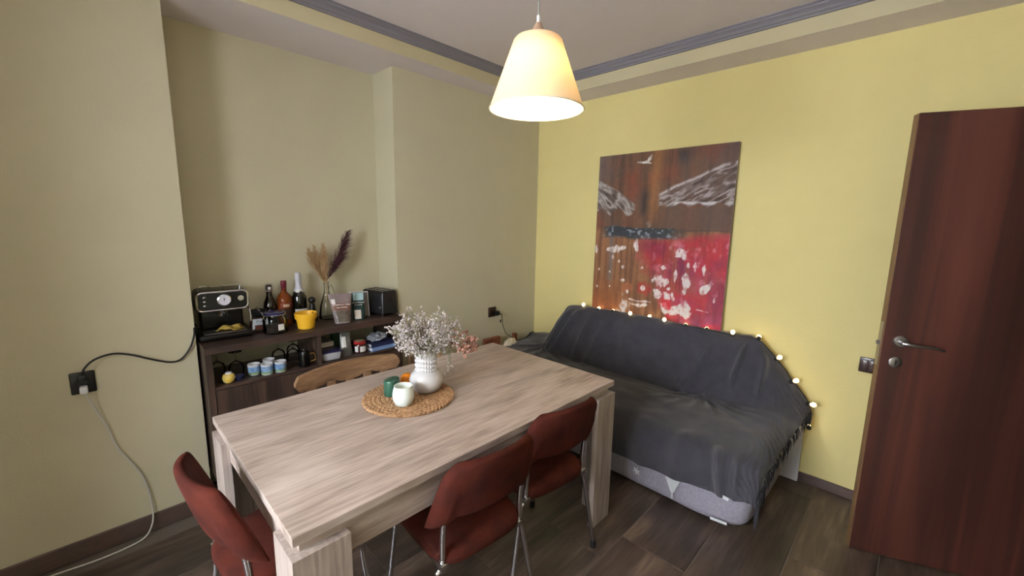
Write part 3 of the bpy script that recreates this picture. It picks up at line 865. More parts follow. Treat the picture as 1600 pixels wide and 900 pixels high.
# dark lake band
band = sm(.555 - wv, 0, .008) * sm(wv - (.475 + .05 * np.clip(wu - .45, 0, 1)), 0, .02) * sm(wu, .05, .12) * sm(.74 - wu, 0, .16)
put(band * .9, (50, 58, 66)); put(band * sm(fbm(uu * 40, vv * 90, 61), .62, .72) * .8, (150, 158, 166))
put(sm(np.abs(wv - .535), .008, .003) * sm(uu, .6, .7) * .6, (70, 60, 58))
def dab(px, py, w, h_, c=(226, 216, 214), ang=0.0, s_=1.0, op=.95):
    u0, v0 = z2uv(px, py)
    a, b_ = w / 590 / 1.9, h_ / 700 / 1.9
    du_, dv_ = (wu - u0) * math.cos(ang) + (wv - v0) * 1.2 * math.sin(ang), (wv - v0) * math.cos(ang) - (wu - u0) * math.sin(ang) / 1.2
    r = np.abs(du_ / a) ** 1.3 + np.abs(dv_ / b_) ** 1.3 + 2.6 * (fbm(uu * 26, vv * 22, int(px) % 97) - .5)
    put(sm(1.12 - r, 0, .35) * op * s_ * (.55 + .6 * sm(fbm(uu * 60, vv * 40, 17), .3, .6)), c)
for d in [(490, 510, 44, 48, .5), (400, 632, 66, 56, 0), (415, 572, 22, 26, 0), (505, 645, 36, 74, .1), (322, 666, 26, 38, .3), (382, 692, 40, 50, -.3), (430, 704, 40, 34, -.7), (465, 607, 15, 46, 0), (519, 571, 18, 30, 0), (546, 576, 12, 38, 0), (580, 588, 14, 38, 0), (578, 672, 26, 66, -.6), (410, 756, 60, 34, -.6), (480, 778, 84, 44, -.1), (502, 756, 26, 44, 0), (231, 740, 42, 72, .2), (196, 766, 34, 28, .2), (300, 724, 100, 9, -.05), (300, 742, 60, 20, 0), (258, 745, 9, 55, 0), (560, 767, 74, 8, 0), (611, 722, 14, 34, 0), (318, 580, 20, 26, 0), (90, 485, 14, 30, 0), (200, 492, 110, 26, .1), (290, 480, 24, 60, 0), (180, 522, 9, 20, 0), (103, 580, 8, 12, 0), (90, 655, 16, 14, 0), (230, 632, 18, 14, 0), (228, 572, 10, 14, 0), (210, 545, 8, 10, 0), (165, 592, 8, 8, 0), (160, 660, 8, 10, 0), (250, 680, 12, 16, 0), (455, 700, 12, 40, .2), (440, 672, 18, 14, 0)]:
    dab(*d[:4], ang=d[4])
for d in [(335, 665, 60, 60, (176, 34, 42), .4), (420, 735, 60, 44, (190, 34, 44), -.6), (245, 660, 60, 44, (178, 104, 70), .2), (395, 640, 26, 20, (208, 170, 176), 0), (380, 700, 22, 16, (198, 150, 160), 0)]:
    dab(*d[:4], c=d[4], ang=d[5], op=.7 if d[4][0] > 189 else .5)
for d in [(322, 666, 26, 38, .3), (430, 704, 40, 34, -.7), (382, 686, 30, 30, -.3)]:
    dab(*d[:4], ang=d[4])
for px, py, w, h_, a in [(325, 124, 66, 8, 0.0), (355, 104, 10, 40, -.5), (345, 118, 22, 12, 0)]:
    dab(px, py, w, h_, (214, 210, 208), a)
dab(355, 375, 34, 40, (150, 140, 128), 0, 1, .6)
img *= (0.93 + 0.14 * fbm(uu * 60, vv * 60, 77))[..., None]
pa = thing('painting', 'large unframed abstract painting in browns and reds with snowy ridges', 'painting', (0.035, 0.6700 + PW / 2, 0.852))
pa.rotation_euler = (0, math.radians(-0.7), 0)
cv = bpy.data.meshes.new('canvas')
ii, jj = np.meshgrid(np.arange(NPX + 1), np.arange(NPY + 1), indexing='ij')
relief = 0.0012 * fbm(uu * 50, vv * 50, 13)
co = np.stack([0.0125 + relief, (uu - .5) * PW, vv * PH], -1).reshape(-1, 3)
idx = (ii * (NPY + 1) + jj)
qd = np.stack([idx[:-1, :-1], idx[1:, :-1], idx[1:, 1:], idx[:-1, 1:]], -1).reshape(-1, 4)
cv.from_pydata(co.tolist(), [], qd.tolist())
srgb = np.clip(img, 0, 255) / 255
linc = np.where(srgb <= .04045, srgb / 12.92, ((srgb + .055) / 1.055) ** 2.4).reshape(-1, 3)
ca = cv.color_attributes.new('paint', 'FLOAT_COLOR', 'POINT')
ca.data.foreach_set('color', np.concatenate([linc, np.ones((len(linc), 1))], 1).astype(np.float32).ravel())
mp_ = bpy.data.materials.new('oil_paint'); mp_.use_nodes = True
at = mp_.node_tree.nodes.new('ShaderNodeVertexColor'); at.layer_name = 'paint'
pb = mp_.node_tree.nodes['Principled BSDF']
mp_.node_tree.links.new(at.outputs['Color'], pb.inputs['Base Color'])
pb.inputs['Roughness'].default_value = 0.6; pb.inputs['Specular IOR Level'].default_value = 0.2
cv.materials.append(mp_)
co_ = bpy.data.objects.new('canvas', cv); COL.objects.link(co_); co_.parent = pa
for p_ in cv.polygons: p_.use_smooth = True
B().bb(-0.012, 0.012, -PW / 2, PW / 2, 0, PH).done('stretcher', mat('canvas_edge', (150, 140, 128), 0.8), pa, smooth=False)
o = tag(B().bb(0, 0.048, -0.56, 0.56, -0.028, 0, 0.002, 1).done('picture_ledge', mat('ledge_paint', (196, 184, 152), 0.7), smooth=False), 'narrow pale ledge under the painting above the sofa', 'ledge')
o.location = (0, 1.205, 0.850)

# ------------------------------------------------------------------ pendant lamp
lp = thing('pendant_lamp', 'lit cream cone-shaped pendant lamp above the table', 'lamp', (1.822, 1.567, 1.915))
rb_, rt_, lh_ = 0.158, 0.076, 0.222
msh = bpy.data.materials.new('lamp_shade_fabric'); msh.use_nodes = True
nt = msh.node_tree; nt.nodes.clear()
mo = nt.nodes.new('ShaderNodeOutputMaterial'); df_ = nt.nodes.new('ShaderNodeBsdfDiffuse'); tr2 = nt.nodes.new('ShaderNodeBsdfTranslucent'); mx_ = nt.nodes.new('ShaderNodeMixShader')
df_.inputs[0].default_value = (*lin((240, 222, 190)), 1); tr2.inputs[0].default_value = (*lin((255, 212, 148)), 1); mx_.inputs[0].default_value = 0.10
nt.links.new(df_.outputs[0], mx_.inputs[1]); nt.links.new(tr2.outputs[0], mx_.inputs[2]); nt.links.new(mx_.outputs[0], mo.inputs[0])
sh_ = B().lathe([(rb_, 0), (rb_ * .5 + rt_ * .5, lh_ * .5), (rt_ + 0.004, lh_ * .955), (rt_ - 0.002, lh_ * .985), (rt_ - 0.012, lh_), (0.022, lh_ + 0.001)], 64)
shd = sh_.done('shade', msh, lp, angle=60)
B().tube([(rb_ * math.cos(a), rb_ * math.sin(a), 0.0) for a in [k / 64 * 2 * PI for k in range(64)]], 0.0022, 6, 0, True).done('rim', mat('shade_rim', (236, 226, 206), 0.8), shd)
B().lathe([(0.030, lh_ - 0.002), (0.030, lh_ + 0.002), (0.009, lh_ + 0.046), (0.006, lh_ + 0.046)], 24).done('cap', mat('wood_cap', (176, 146, 122), 0.6), lp)
B().lathe([(0, lh_ + 0.044), (0.006, lh_ + 0.044), (0.006, lh_ + 0.068), (0, lh_ + 0.070)], 12).done('cord_grip', M_wplast, lp)
B().tube([(0, 0, lh_ + 0.06), (0, 0, RH - 1.915 - 0.02)], 0.0028, 8).done('cord', mat('grey_cord', (150, 146, 142), 0.6), lp)
B().lathe([(0, 0), (0.02, 0), (0.05, 0.02), (0.05, 0.03), (0, 0.03)], 24, (0, 0, RH - 1.915 - 0.03)).done('ceiling_rose', M_wplast, lp)
B().lathe([(0, 0.17), (0.016, 0.17), (0.016, lh_), (0, lh_)], 16).done('bulb_holder', M_wplast, lp)
B().ball((0, 0, 0.148), 0.026, (1, 1, 1.1), 16, 12).done('bulb', mat('lamp_bulb_glow', (255, 240, 215), 0.5, emit=(255, 226, 178), estr=16), lp)
ld = bpy.data.lights.new('bulb_light', 'POINT'); ld.energy = 7.5; ld.color = (1.0, 0.80, 0.53); ld.shadow_soft_size = 0.006
lo = bpy.data.objects.new('bulb_light', ld); COL.objects.link(lo); lo.parent = lp; lo.location = (0, 0, 0.112)

# ------------------------------------------------------------------ string lights on the sofa back
sl_ = thing('string_lights', 'black cable string of small warm bulbs along the sofa back', 'string lights', (0.10, 1.2, 0.84))
M_bulb = mat('fairy_bulb_glow', (255, 240, 210), 0.3, emit=(255, 222, 150), estr=9)
pts = [(.085, .600, .852), (.09, .70, .850), (.095, .76, .849), (.09, .895, .862), (.095, 1.05, .850), (.095, 1.19, .852), (.095, 1.314, .850), (.095, 1.465, .853), (.095, 1.605, .854), (.095, 1.766, .850), (.095, 1.905, .852), (.085, 1.98, .790), (.085, 2.022, .745), (.085, 2.075, .69), (.085, 2.11, .632), (.095, 2.175, .575), (.11, 2.205, .530), (.115, 2.225, .47), (.11, 2.217, .400)]
pts = [(max(x, .06) + .012, y, z + .004) for x, y, z in pts]
B().tube([Vector(p_) - Vector(sl_.location) for p_ in pts], 0.0028, 6, 6).done('cable', M_blackm, sl_)
# each: position, direction of the bulb away from the socket
for (x, y, z), d in [((.10, .619, .856), (.3, .3, .7)), ((.10, .761, .854), (-.9, -.2, .35)), ((.10, .894, .866), (-.92, -.36, -.1)), ((.105, 1.049, .856), (.4, .2, .7)), ((.10, 1.193, .857), (-.85, -.1, .5)), ((.105, 1.314, .855), (.4, .2, .7)),
                     ((.10, 1.465, .860), (-.92, -.33, -.15)), ((.10, 1.605, .860), (-.92, -.33, -.15)), ((.105, 1.766, .855), (.5, .1, .7)), ((.10, 1.912, .860), (-.9, -.2, .2)), ((.10, 2.018, .757), (.4, .5, .5)), ((.10, 2.105, .638), (-.1, .9, .5)), ((.12, 2.203, .538), (.3, .8, .2)), ((.115, 2.219, .396), (-.92, -.3, .0))]:
    d = Vector(d).normalized()
    base = Vector((x, y, z)) - Vector(sl_.location)
    R_ = Vector((0, 0, 1)).rotation_difference(d).to_matrix().to_4x4()
    so = B().lathe([(0, -.012), (.009, -.012), (.0125, 0), (.0125, .010), (0, .011)], 10, M=Matrix.Translation(base) @ R_).done('socket', M_blackm, sl_)
    B().lathe([(0, .008), (.006, .010), (.0120, .020), (.0128, .028), (.009, .037), (0, .040)], 14, M=Matrix.Translation(base) @ R_).done('bulb', M_bulb, so)

# ------------------------------------------------------------------ wall sockets and cables
M_cable = mat('black_cable', (18, 18, 20), 0.5)
so1 = thing('wall_socket', 'black square wall socket on the left with two plugs', 'socket', (2.996, 0, 0.818))
B().bb(-0.040, 0.040, 0, 0.012, -0.052, 0.046, 0.006).done('plate', M_blackp, so1)
B().lathe([(0.030, 0.0), (0.030, 0.004), (0.022, 0.004), (0.020, 0.0)], 24, M=Matrix.Translation((0, 0.012, -0.01)) @ Matrix.Rotation(-PI / 2, 4, 'X')).done('socket_ring', M_blackm, so1)
wp = thing('white_power_cord', 'white plug and power cord running from the wall down to the floor', 'cable', (2.996, 0.012, 0.79))
B().box((0, 0.020, 0), (0.026, 0.040, 0.030), 0.006).done('plug', M_wplast, wp)
wpts = [(2.996, .045, .785), (2.985, .035, .74), (2.962, .018, .66), (2.94, .014, .58), (2.925, .014, .50), (2.895, .012, .42), (2.868, .012, .36), (2.845, .012, .29), (2.832, .014, .20), (2.828, .020, .11), (2.838, .035, .05), (2.87, .055, .012), (2.93, .07, .006), (3.03, .075, .006), (3.14, .06, .006), (3.26, .045, .006), (3.40, .035, .006)]
B().tube([Vector(q) - Vector(wp.location) for q in wpts], 0.0036, 8, 6).done('cord', mat('white_cord', (205, 203, 196), 0.5), wp)
bp_ = thing('black_power_cord', 'black cord swinging from the wall socket to the espresso machine', 'cable', (2.996, 0.012, 0.845))
B().box((0, 0.018, 0), (0.026, 0.036, 0.028), 0.006).done('plug', M_blackp, bp_)
bpts = [(2.994, .035, .852), (2.985, .042, .885), (2.95, .030, .915), (2.89, .018, .925), (2.83, .014, .905), (2.77, .014, .872), (2.70, .014, .840), (2.655, .014, .845), (2.615, .014, .895), (2.594, .016, .96), (2.586, -.02, 1.0), (2.570, -.06, .985)]
B().tube([Vector(q) - Vector(bp_.location) for q in bpts], 0.0042, 8, 6).done('cord', M_cable, bp_)
so2 = thing('wall_socket', 'brown wall socket near the room corner with a black adapter', 'socket', (0.555, 0, 0.778))
B().bb(-0.042, 0.042, 0, 0.010, -0.042, 0.042, 0.003).done('plate', M_brownp, so2)
ad = thing('power_adapter', 'black plug-in adapter whose thin cord drops behind the sofa', 'adapter', (0.535, 0.010, 0.770))
B().box((0, 0.025, 0), (0.045, 0.05, 0.038), 0.006).done('body', M_blackp, ad)
apts = [(.53, .058, .768), (.50, .062, .758), (.475, .050, .70), (.462, .040, .66), (.440, .035, .62), (.415, .035, .57), (.36, .05, .53), (.33, .085, .50)]
cb = B().tube([Vector(q) - Vector(ad.location) for q in apts], 0.0028, 6, 5).done('cord', M_cable, ad)
B().bb(-.006, .006, -.004, .004, -.012, .012, .002).done('switch', M_brownp, cb).location = Vector((.482, .036, .692)) - Vector(ad.location)

# ------------------------------------------------------------------ on the table
TZ = TH
mc = (1.985, 0.995)
mat_ = thing('placemat', 'round woven water-hyacinth placemat under the vase', 'placemat', (*mc, TZ))
M_straw = mat('woven_straw', (178, 142, 104), 0.85, rgb2=(128, 92, 62), vscale=60)
lump = None
for k in range(10):
    r = 0.012 + k * 0.0195
    n = max(5, int(2 * PI * r / 0.019))
    rg = B()
    for q in range(n):
        for s_ in (-1, 1):
            a = 2 * PI * (q + (0.25 * s_)) / n
            rot = Matrix.Rotation(a + PI / 2 + s_ * 0.55, 3, 'Z')
            rg.ball((math.cos(a) * (r + s_ * 0.0045), math.sin(a) * (r + s_ * 0.0045), 0.0065), 1, (0.0145, 0.0062, 0.0062), 7, 5, rot)
    rg.done('braid_ring', M_straw, mat_)
B().lathe([(0, 0.0006), (0.195, 0.0006), (0.195, 0.004), (0, 0.004)], 40).done('mat_backing', M_straw, mat_)
MZ = TZ + 0.0128
def bumps(r, z, a):
    if z < 0.103 or z > 0.192: return 0
    row = (z - 0.103) / 0.0105
    return 0.0065 * max(0, math.cos(a * 13 + row * PI / 2.0) * math.cos(a * 13 - row * PI / 2.0)) 
vs = thing('flower_vase', 'white ceramic vase with round belly and knobbly neck', 'vase', (1.895, 1.000, MZ))
prof_v = [(0, 0), (0.042, 0), (0.052, 0.004), (0.066, 0.020), (0.075, 0.042), (0.076, 0.058), (0.070, 0.078), (0.058, 0.093), (0.047, 0.100)]
B().lathe(prof_v, 64).done('belly', M_white, vs, angle=80)
B().lathe([(0.0455, 0.099)] + [(0.0450, 0.103 + 0.00175 * k) for k in range(52)] + [(0.0455, 0.198), (0.043, 0.199), (0.041, 0.195), (0.040, 0.105), (0.0, 0.104)], 104, rfun=bumps).done('neck', M_white, vs, angle=80)
bq = thing('dried_bouquet', 'bunch of pale grey-lilac dried statice in the white vase', 'bouquet', (1.895, 1.000, MZ))
M_stem = mat('dried_stem', (128, 124, 96), 0.9); M_fl = mat('dried_statice', (226, 218, 218), 0.9, rgb2=(176, 166, 168), vscale=90); M_leaf = mat('dried_leaf', (126, 128, 104), 0.9, rgb2=(96, 98, 80), vscale=30)
rq = random.Random(11)
stems, flow, leaf = B(), B(), B()
def bit(b_, c, r):
    d = Vector((rq.gauss(0, 1), rq.gauss(0, 1), rq.gauss(0, 1))).normalized()
    e = d.orthogonal().normalized() * r * 0.7
    g = d.cross(e).normalized() * r * 0.7
    d = d * r
    vs_ = [b_.bm.verts.new(c + q) for q in (d, e, g, -e - g * .3, -d * .4)]
    for t in ((0, 1, 2), (0, 2, 3), (0, 3, 1), (4, 2, 1), (4, 3, 2), (4, 1, 3)):
        b_.bm.faces.new([vs_[k] for k in t])
camright = Vector((-0.699, 0.715, 0.0))
for k in range(78):
    a = rq.uniform(0, 2 * PI)
    sp_ = rq.uniform(0.15, 1.0) ** 0.7
    out = Vector((math.cos(a), math.sin(a), 0)) * 0.185 * sp_
    hgt = 0.200 + 0.165 * (1 - 0.62 * sp_ ** 2) * rq.uniform(0.75, 1.12)
    base = Vector((math.cos(a) * .022, math.sin(a) * .022, 0.12))
    tip = out + Vector((0, 0, hgt))
    m_ = base.lerp(tip, .5) + Vector((0, 0, .025)) - out * .08
    cpts = catmull([base, m_, tip], 5)
    stems.tube(cpts, 0.0013, 4)
    for j in range(13):
        t = rq.uniform(.38, 1.04)
        q = base.lerp(tip, t) + Vector((0, 0, .02 * (1 - t))) + Vector((rq.gauss(0, .015), rq.gauss(0, .015), rq.gauss(0, .011)))
        stems.tube([base.lerp(tip, t - .12), q], 0.0007, 3)
        for e in range(3):
            bit(flow, q + Vector((rq.gauss(0, .005), rq.gauss(0, .005), rq.gauss(0, .005))), rq.uniform(.0048, .0088))
for k in range(40):
    a = rq.uniform(0, 2 * PI); r = rq.uniform(.02, .075)
    p0 = Vector((math.cos(a) * .025, math.sin(a) * .025, .19)); p1 = Vector((math.cos(a) * r, math.sin(a) * r, .22 + rq.uniform(0, .07)))
    s_ = (p1 - p0).cross(Vector((0, 0, 1))).normalized() * .006
    leaf.poly([p0, p0.lerp(p1, .5) + s_, p1, p0.lerp(p1, .5) - s_])
# thin wisps trailing down on the right, with curled pale threads
for k in range(8):
    p0 = camright * .05 + Vector((0, 0, .22))
    e = camright * rq.uniform(.085, .115) + Vector((rq.uniform(-.02, .02), rq.uniform(-.02, .02), rq.uniform(.03, .13)))
    pp = catmull([p0, camright * .10 + Vector((0, 0, .20)), e], 6)
    stems.tube(pp, 0.0009, 4)
    for j in range(9):
        q = pp[rq.randrange(5, len(pp))] + Vector((rq.gauss(0, .010), rq.gauss(0, .010), rq.gauss(0, .014)))
        bit(flow, q, rq.uniform(.003, .0055))
stems.done('stems', M_stem, bq); tag(flow.done('blossoms', M_fl, bq, smooth=False), kind='stuff'); tag(leaf.done('leaves', M_leaf, bq, smooth=False), kind='stuff')
hb_ = B()
for k in range(70):
    c = camright * rq.uniform(.145, .225) + Vector((rq.gauss(0, .012), rq.gauss(0, .012), .225 + rq.gauss(0, .022)))
    bit(hb_, c, rq.uniform(.013, .022))
tag(hb_.done('hydrangea_head', mat('faded_pink_petal', (168, 126, 108), 0.9, rgb2=(128, 90, 76), vscale=40), bq, smooth=False), 'faded brown-pink dried hydrangea head')
# candle cup, green candle, orange
cup = thing('candle_cup', 'pale white glass candle cup in front of the vase', 'candle cup', (2.052, 1.062, MZ))
B().lathe([(0, 0), (0.028, 0), (0.036, 0.006), (0.044, 0.028), (0.0455, 0.045), (0.042, 0.068), (0.038, 0.080), (0.0385, 0.084), (0.036, 0.0845), (0.035, 0.078), (0.038, 0.062), (0.0, 0.060)], 40).done('glass', mat('milky_glass', (222, 232, 228), 0.25), cup, angle=70)
B().lathe([(0, 0.0605), (0.0372, 0.0605), (0.036, 0.064), (0, 0.0645)], 32).done('wax', mat('cream_wax', (222, 222, 206), 0.5), cup)
B().tube([(0, 0, .064), (.001, 0, .070)], .0012, 6).done('wick', M_blackm, cup)
gc = thing('green_candle', 'shiny dark green pillar candle with slumped top', 'candle', (2.035, 0.935, MZ))
gb = B().lathe([(0, 0), (0.033, 0), (0.0345, 0.003), (0.0345, 0.066), (0.0335, 0.071), (0.030, 0.073), (0.018, 0.070), (0, 0.068)], 40)
for v in gb.bm.verts:
    if v.co.z > .05:
        v.co.z += 0.20 * (v.co.x * -0.699 + v.co.y * .715)
gb.done('body', mat('green_wax', (44, 82, 66), 0.28), gc, angle=60)
B().tube([(0, 0, .066), (.001, .001, .076)], .0012, 6).done('wick', M_blackm, gc)
og = thing('orange', 'orange fruit lying behind the vase and cup', 'fruit', (1.935, 0.905, MZ))
B().ball((0, 0, .033), .034, (1, 1, .97), 24, 16).done('flesh', mat('orange_peel', (236, 138, 22), 0.45, var=.1, vscale=30, bump=.4, bscale=400), og)
B().lathe([(0, .0655), (.003, .066), (.002, .068), (0, .068)], 8).done('stem_button', mat('orange_stem', (96, 104, 50), .8), og)
#PART3
# ------------------------------------------------------------------ on the sideboard top
ZT = SBZ + 0.0005
em = thing('espresso_machine', 'black retro espresso machine with chrome trim and round gauge', 'coffee machine', (2.446, -0.115, ZT), math.radians(-4))
M_gloss = mat('glossy_black', (9, 9, 11), 0.3, spec=0.35)
B().bb(-0.122, 0.122, -0.115, 0.112, 0, 0.036, 0.014, 3).done('drip_base', M_gloss, em)
B().bb(-0.095, 0.095, 0.0, 0.10, 0.0345, 0.039, 0.002, 1).done('drip_grid', M_steel, em)
B().bb(-0.098, 0.098, -0.112, -0.015, 0.03, 0.165, 0.012, 3).done('column', M_gloss, em)
hd_ = B().bb(-0.122, 0.122, -0.115, 0.075, 0.148, 0.258, 0.026, 4)
for v in hd_.bm.verts:
    v.co.x *= 1 - 0.05 * (1 if v.co.z > .2 else 0)
hd_.done('head', M_gloss, em)
def rrect(hx_, hz_, r, n=6):
    out = []
    for cx_, cz_, a0 in ((hx_ - r, hz_ - r, 0), (-hx_ + r, hz_ - r, 90), (-hx_ + r, -hz_ + r, 180), (hx_ - r, -hz_ + r, 270)):
        for k in range(n + 1):
            a = math.radians(a0 + 90 * k / n)
            out.append((cx_ + r * math.cos(a), cz_ + r * math.sin(a)))
    return out
B().tube([(x, 0.074, 0.203 + z) for x, z in rrect(0.112, 0.048, 0.026)], 0.0062, 8, 0, True).done('chrome_trim', M_chrome, em)
B().poly([(x, 0.0755, 0.203 + z) for x, z in rrect(0.108, 0.044, 0.024)], (0, 0.002, 0)).done('front_panel', M_gloss, em)
RXm = Matrix.Rotation(-PI / 2, 4, 'X')
ga = B().lathe([(0.031, 0), (0.031, 0.010), (0.027, 0.012), (0.0255, 0.008)], 32, M=Matrix.Translation((-0.005, 0.0775, 0.208)) @ RXm).done('gauge_rim', M_chrome, em)
B().lathe([(0, 0.008), (0.026, 0.008), (0.026, 0.004)], 32, M=Matrix.Translation((-0.005, 0.0775, 0.208)) @ RXm).done('gauge_face', mat('gauge_white', (214, 214, 226), 0.4), ga)
B().poly([(-0.0075, 0.0862, 0.206), (-0.0025, 0.0862, 0.206), (-0.004, 0.0862, 0.228)], (0, 0.0006, 0)).done('gauge_needle', M_blackm, ga, smooth=False)
for z in (0.228, 0.206, 0.184):
    B().ball((0.079, 0.0785, z), 0.0075, (1.1, 0.8, 0.8), 10, 8).done('button', M_chrome, em)
B().lathe([(0, 0.014), (0.014, 0.014), (0.016, 0.006), (0.017, 0)], 20, M=Matrix.Translation((-0.078, 0.0775, 0.213)) @ RXm).done('steam_knob', M_chrome, em)
B().lathe([(0, 0.0), (0.026, 0.0), (0.028, 0.022), (0.034, 0.03), (0, 0.03)], 24, (0, 0.035, 0.120)).done('group_head', M_chrome, em)
B().tube([(0, 0.055, 0.128), (-0.01, 0.085, 0.124), (-0.016, 0.118, 0.118)], 0.010, 10, 4).done('portafilter_handle', M_blackp, em)
for a, b_ in ((-0.085, 0.0), (0.05, 0.095)):
    B().tube([(a, 0.03, 0.255), (a, 0.032, 0.276), (a + 0.008, 0.034, 0.281), (b_ - 0.008, 0.034, 0.281), (b_, 0.032, 0.276), (b_, 0.03, 0.255)], 0.0022, 6, 3).done('cup_rail', M_chrome, em)
B().tube([(-0.112, 0.03, 0.165), (-0.120, 0.055, 0.13), (-0.120, 0.066, 0.075)], 0.004, 8, 4).done('steam_wand', M_chrome, em)
# folded yellow cloth on the drip tray
def clothfn(u, v):
    x, y = (u - .5) * .115, (v - .5) * .075
    z = 0.020 + 0.011 * math.sin(u * 5 + 1) * math.cos(v * 4) + 0.010 * noise.noise(Vector((u * 4, v * 4, 1.3))) - 0.020 * max(0, abs(2 * u - 1) - .6) / .4 - .014 * max(0, abs(2 * v - 1) - .6) / .4
    return Vector((x + .008 * noise.noise(Vector((u * 3, v * 5, 8))), y + .008 * noise.noise(Vector((u * 5, v * 3, 3))), max(z, 0.003)))
yc = B().grid(clothfn, 30, 22)
bmesh.ops.solidify(yc.bm, geom=list(yc.bm.faces), thickness=0.0025)
o = tag(yc.done('cleaning_cloth', mat('yellow_cloth', (214, 188, 96), 0.9, var=.12, vscale=30), angle=180), 'folded yellow cloth on the espresso machine tray', 'cloth')
o.location = (2.425, -0.062, ZT + 0.0395); o.rotation_euler = (0, 0, math.radians(-25))

cg = thing('coffee_grinder', 'small wooden hand coffee grinder with crank and black bowl', 'coffee grinder', (2.276, -0.112, ZT), math.radians(-4))
M_mill = mat('mill_brown_wood', (74, 44, 32), 0.5, rgb2=(52, 30, 22), vscale=30)
B().bb(-0.046, 0.046, -0.044, 0.048, 0, 0.010, 0.003).done('foot_board', M_mill, cg)
mb_ = B().bb(-0.044, 0.044, -0.042, 0.044, 0.010, 0.074)
for v in mb_.bm.verts:
    if v.co.z > .05: v.co.x *= .82; v.co.y *= .85
mb_.done('body', M_mill, cg, smooth=False)
pl_ = B().poly([(-0.043, 0.0455, 0.012), (-0.030, 0.0450, 0.018), (-0.028, 0.0425, 0.040), (0.028, 0.0425, 0.040), (0.030, 0.0450, 0.018), (0.043, 0.0455, 0.012), (0.036, 0.0385, 0.074), (-0.036, 0.0385, 0.074)], (0, 0.0015, 0)).done('front_plate', mat('mill_plate', (176, 182, 192), 0.5), cg, smooth=False)
text('lettering', 'Café', 0.022, facing((0, 0.0430, 0.057), tilt=0.2), mat('ink_blue_grey', (70, 76, 100), 0.7), pl_)
B().bb(-0.027, 0.027, 0.036, 0.048, 0.013, 0.037, 0.002, 1).done('drawer', mat('mill_drawer', (92, 46, 34), 0.5), cg, smooth=False)
B().lathe([(0, 0.078), (0.018, 0.078), (0.034, 0.092), (0.043, 0.112), (0.045, 0.118), (0.042, 0.118), (0.030, 0.096), (0, 0.088)], 28).done('hopper_bowl', M_blackm, cg)
B().bb(-0.038, 0.038, -0.036, 0.040, 0.073, 0.080, 0.002).done('lid_board', M_mill, cg)
B().tube([(0.006, 0.01, 0.128), (-0.006, 0.035, 0.112), (-0.016, 0.052, 0.092)], 0.0045, 8, 4).done('crank', M_steel, cg)
B().ball((0.004, 0.0, 0.123), 0.010, (1, 1, 1), 10, 8).done('crank_hub', M_blackm, cg)

def lathe_thing(name, label, cat, loc, parts, group=None, rz=0):
    t = thing(name, label, cat, loc, rz, group)
    for pn, pf, pm, *n in parts:
        B().lathe(pf, n[0] if n else 28).done(pn, pm, t, angle=50)
    return t
M_brownglass = mat('dark_brown_glass', (26, 15, 11), 0.08, coat=.5)
sb1 = lathe_thing('swing_top_bottle', 'dark brown swing-top bottle beside the espresso machine', 'bottle', (2.198, -0.168, ZT), [
    ('glass', [(0, 0), (.032, 0), (.035, .006), (.035, .125), (.030, .150), (.019, .175), (.015, .195), (.0145, .214), (0, .214)], M_brownglass),
    ('stopper', [(.013, .215), (.017, .217), (.017, .244), (.012, .250), (0, .251)], mat('stopper_dark', (46, 30, 30), .4)), ('rubber_ring', [(.0155, .211), (.0175, .213), (.0155, .216)], mat('pale_rubber', (180, 160, 150), .7))])
B().tube([(.016, 0, .20), (.023, .004, .215), (.022, .004, .245), (.012, 0, .255), (-.012, 0, .255), (-.022, .004, .245), (-.023, .004, .215), (-.016, 0, .20)], .0016, 6, 4).done('wire_clip', M_steel, sb1)
lb = B().grid(lambda u, v: Vector((math.sin((u - .5) * .9) * .0176, math.cos((u - .5) * .9) * .0176, .222 + v * .016)), 8, 2).done('neck_label', M_paper, sb1)
M_amber = mat('amber_spirit', (140, 70, 24), 0.06, trans=0.45, ior=1.36)
wb_ = lathe_thing('spirit_bottle', 'amber spirit bottle with a dark red capsule', 'bottle', (2.118, -0.165, ZT), [
    ('glass', [(0, 0), (.040, 0), (.043, .006), (.043, .150), (.041, .165), (.030, .185), (.016, .198), (.0135, .215), (.0135, .224), (0, .224)], M_amber),
    ('capsule', [(.0145, .218), (.0150, .238), (.0160, .240), (.0160, .264), (.014, .267), (0, .267)], mat('dark_red_capsule', (104, 24, 40), .4))])
lbl = B().grid(lambda u, v: Vector((math.sin((u - .5) * 1.7) * .0438, math.cos((u - .5) * 1.7) * .0438, .108 + v * .028)), 16, 2).done('label', mat('rust_label', (120, 50, 30), .7), wb_)
B().grid(lambda u, v: Vector((math.sin((u - .4) * .8) * .0443, math.cos((u - .4) * .8) * .0443, .114 + v * .014)), 10, 2).done('cream_stripe', mat('label_cream', (196, 176, 150), .8), lbl)
lbl2 = B().grid(lambda u, v: Vector((math.sin((u - .5) * 1.7) * .0436, math.cos((u - .5) * 1.7) * .0436, .030 + v * .072)), 16, 2).done('label', mat('dark_brown_label', (52, 28, 20), .7), wb_)
cb_ = lathe_thing('sparkling_wine_bottle', 'dark sparkling wine bottle with white foil neck', 'bottle', (2.036, -0.160, ZT), [
    ('glass', [(0, 0), (.040, 0), (.043, .006), (.043, .140), (.041, .160), (.031, .190), (.022, .205), (0, .205)], mat('black_green_glass', (12, 16, 14), .08, coat=.5)),
    ('foil', [(.0335, .182), (.0265, .198), (.0175, .225), (.0155, .262), (.0185, .268), (.0185, .280), (.0160, .284), (.0165, .304), (.012, .310), (0, .311)], mat('white_foil', (206, 208, 222), .35, var=.15, vscale=60))])
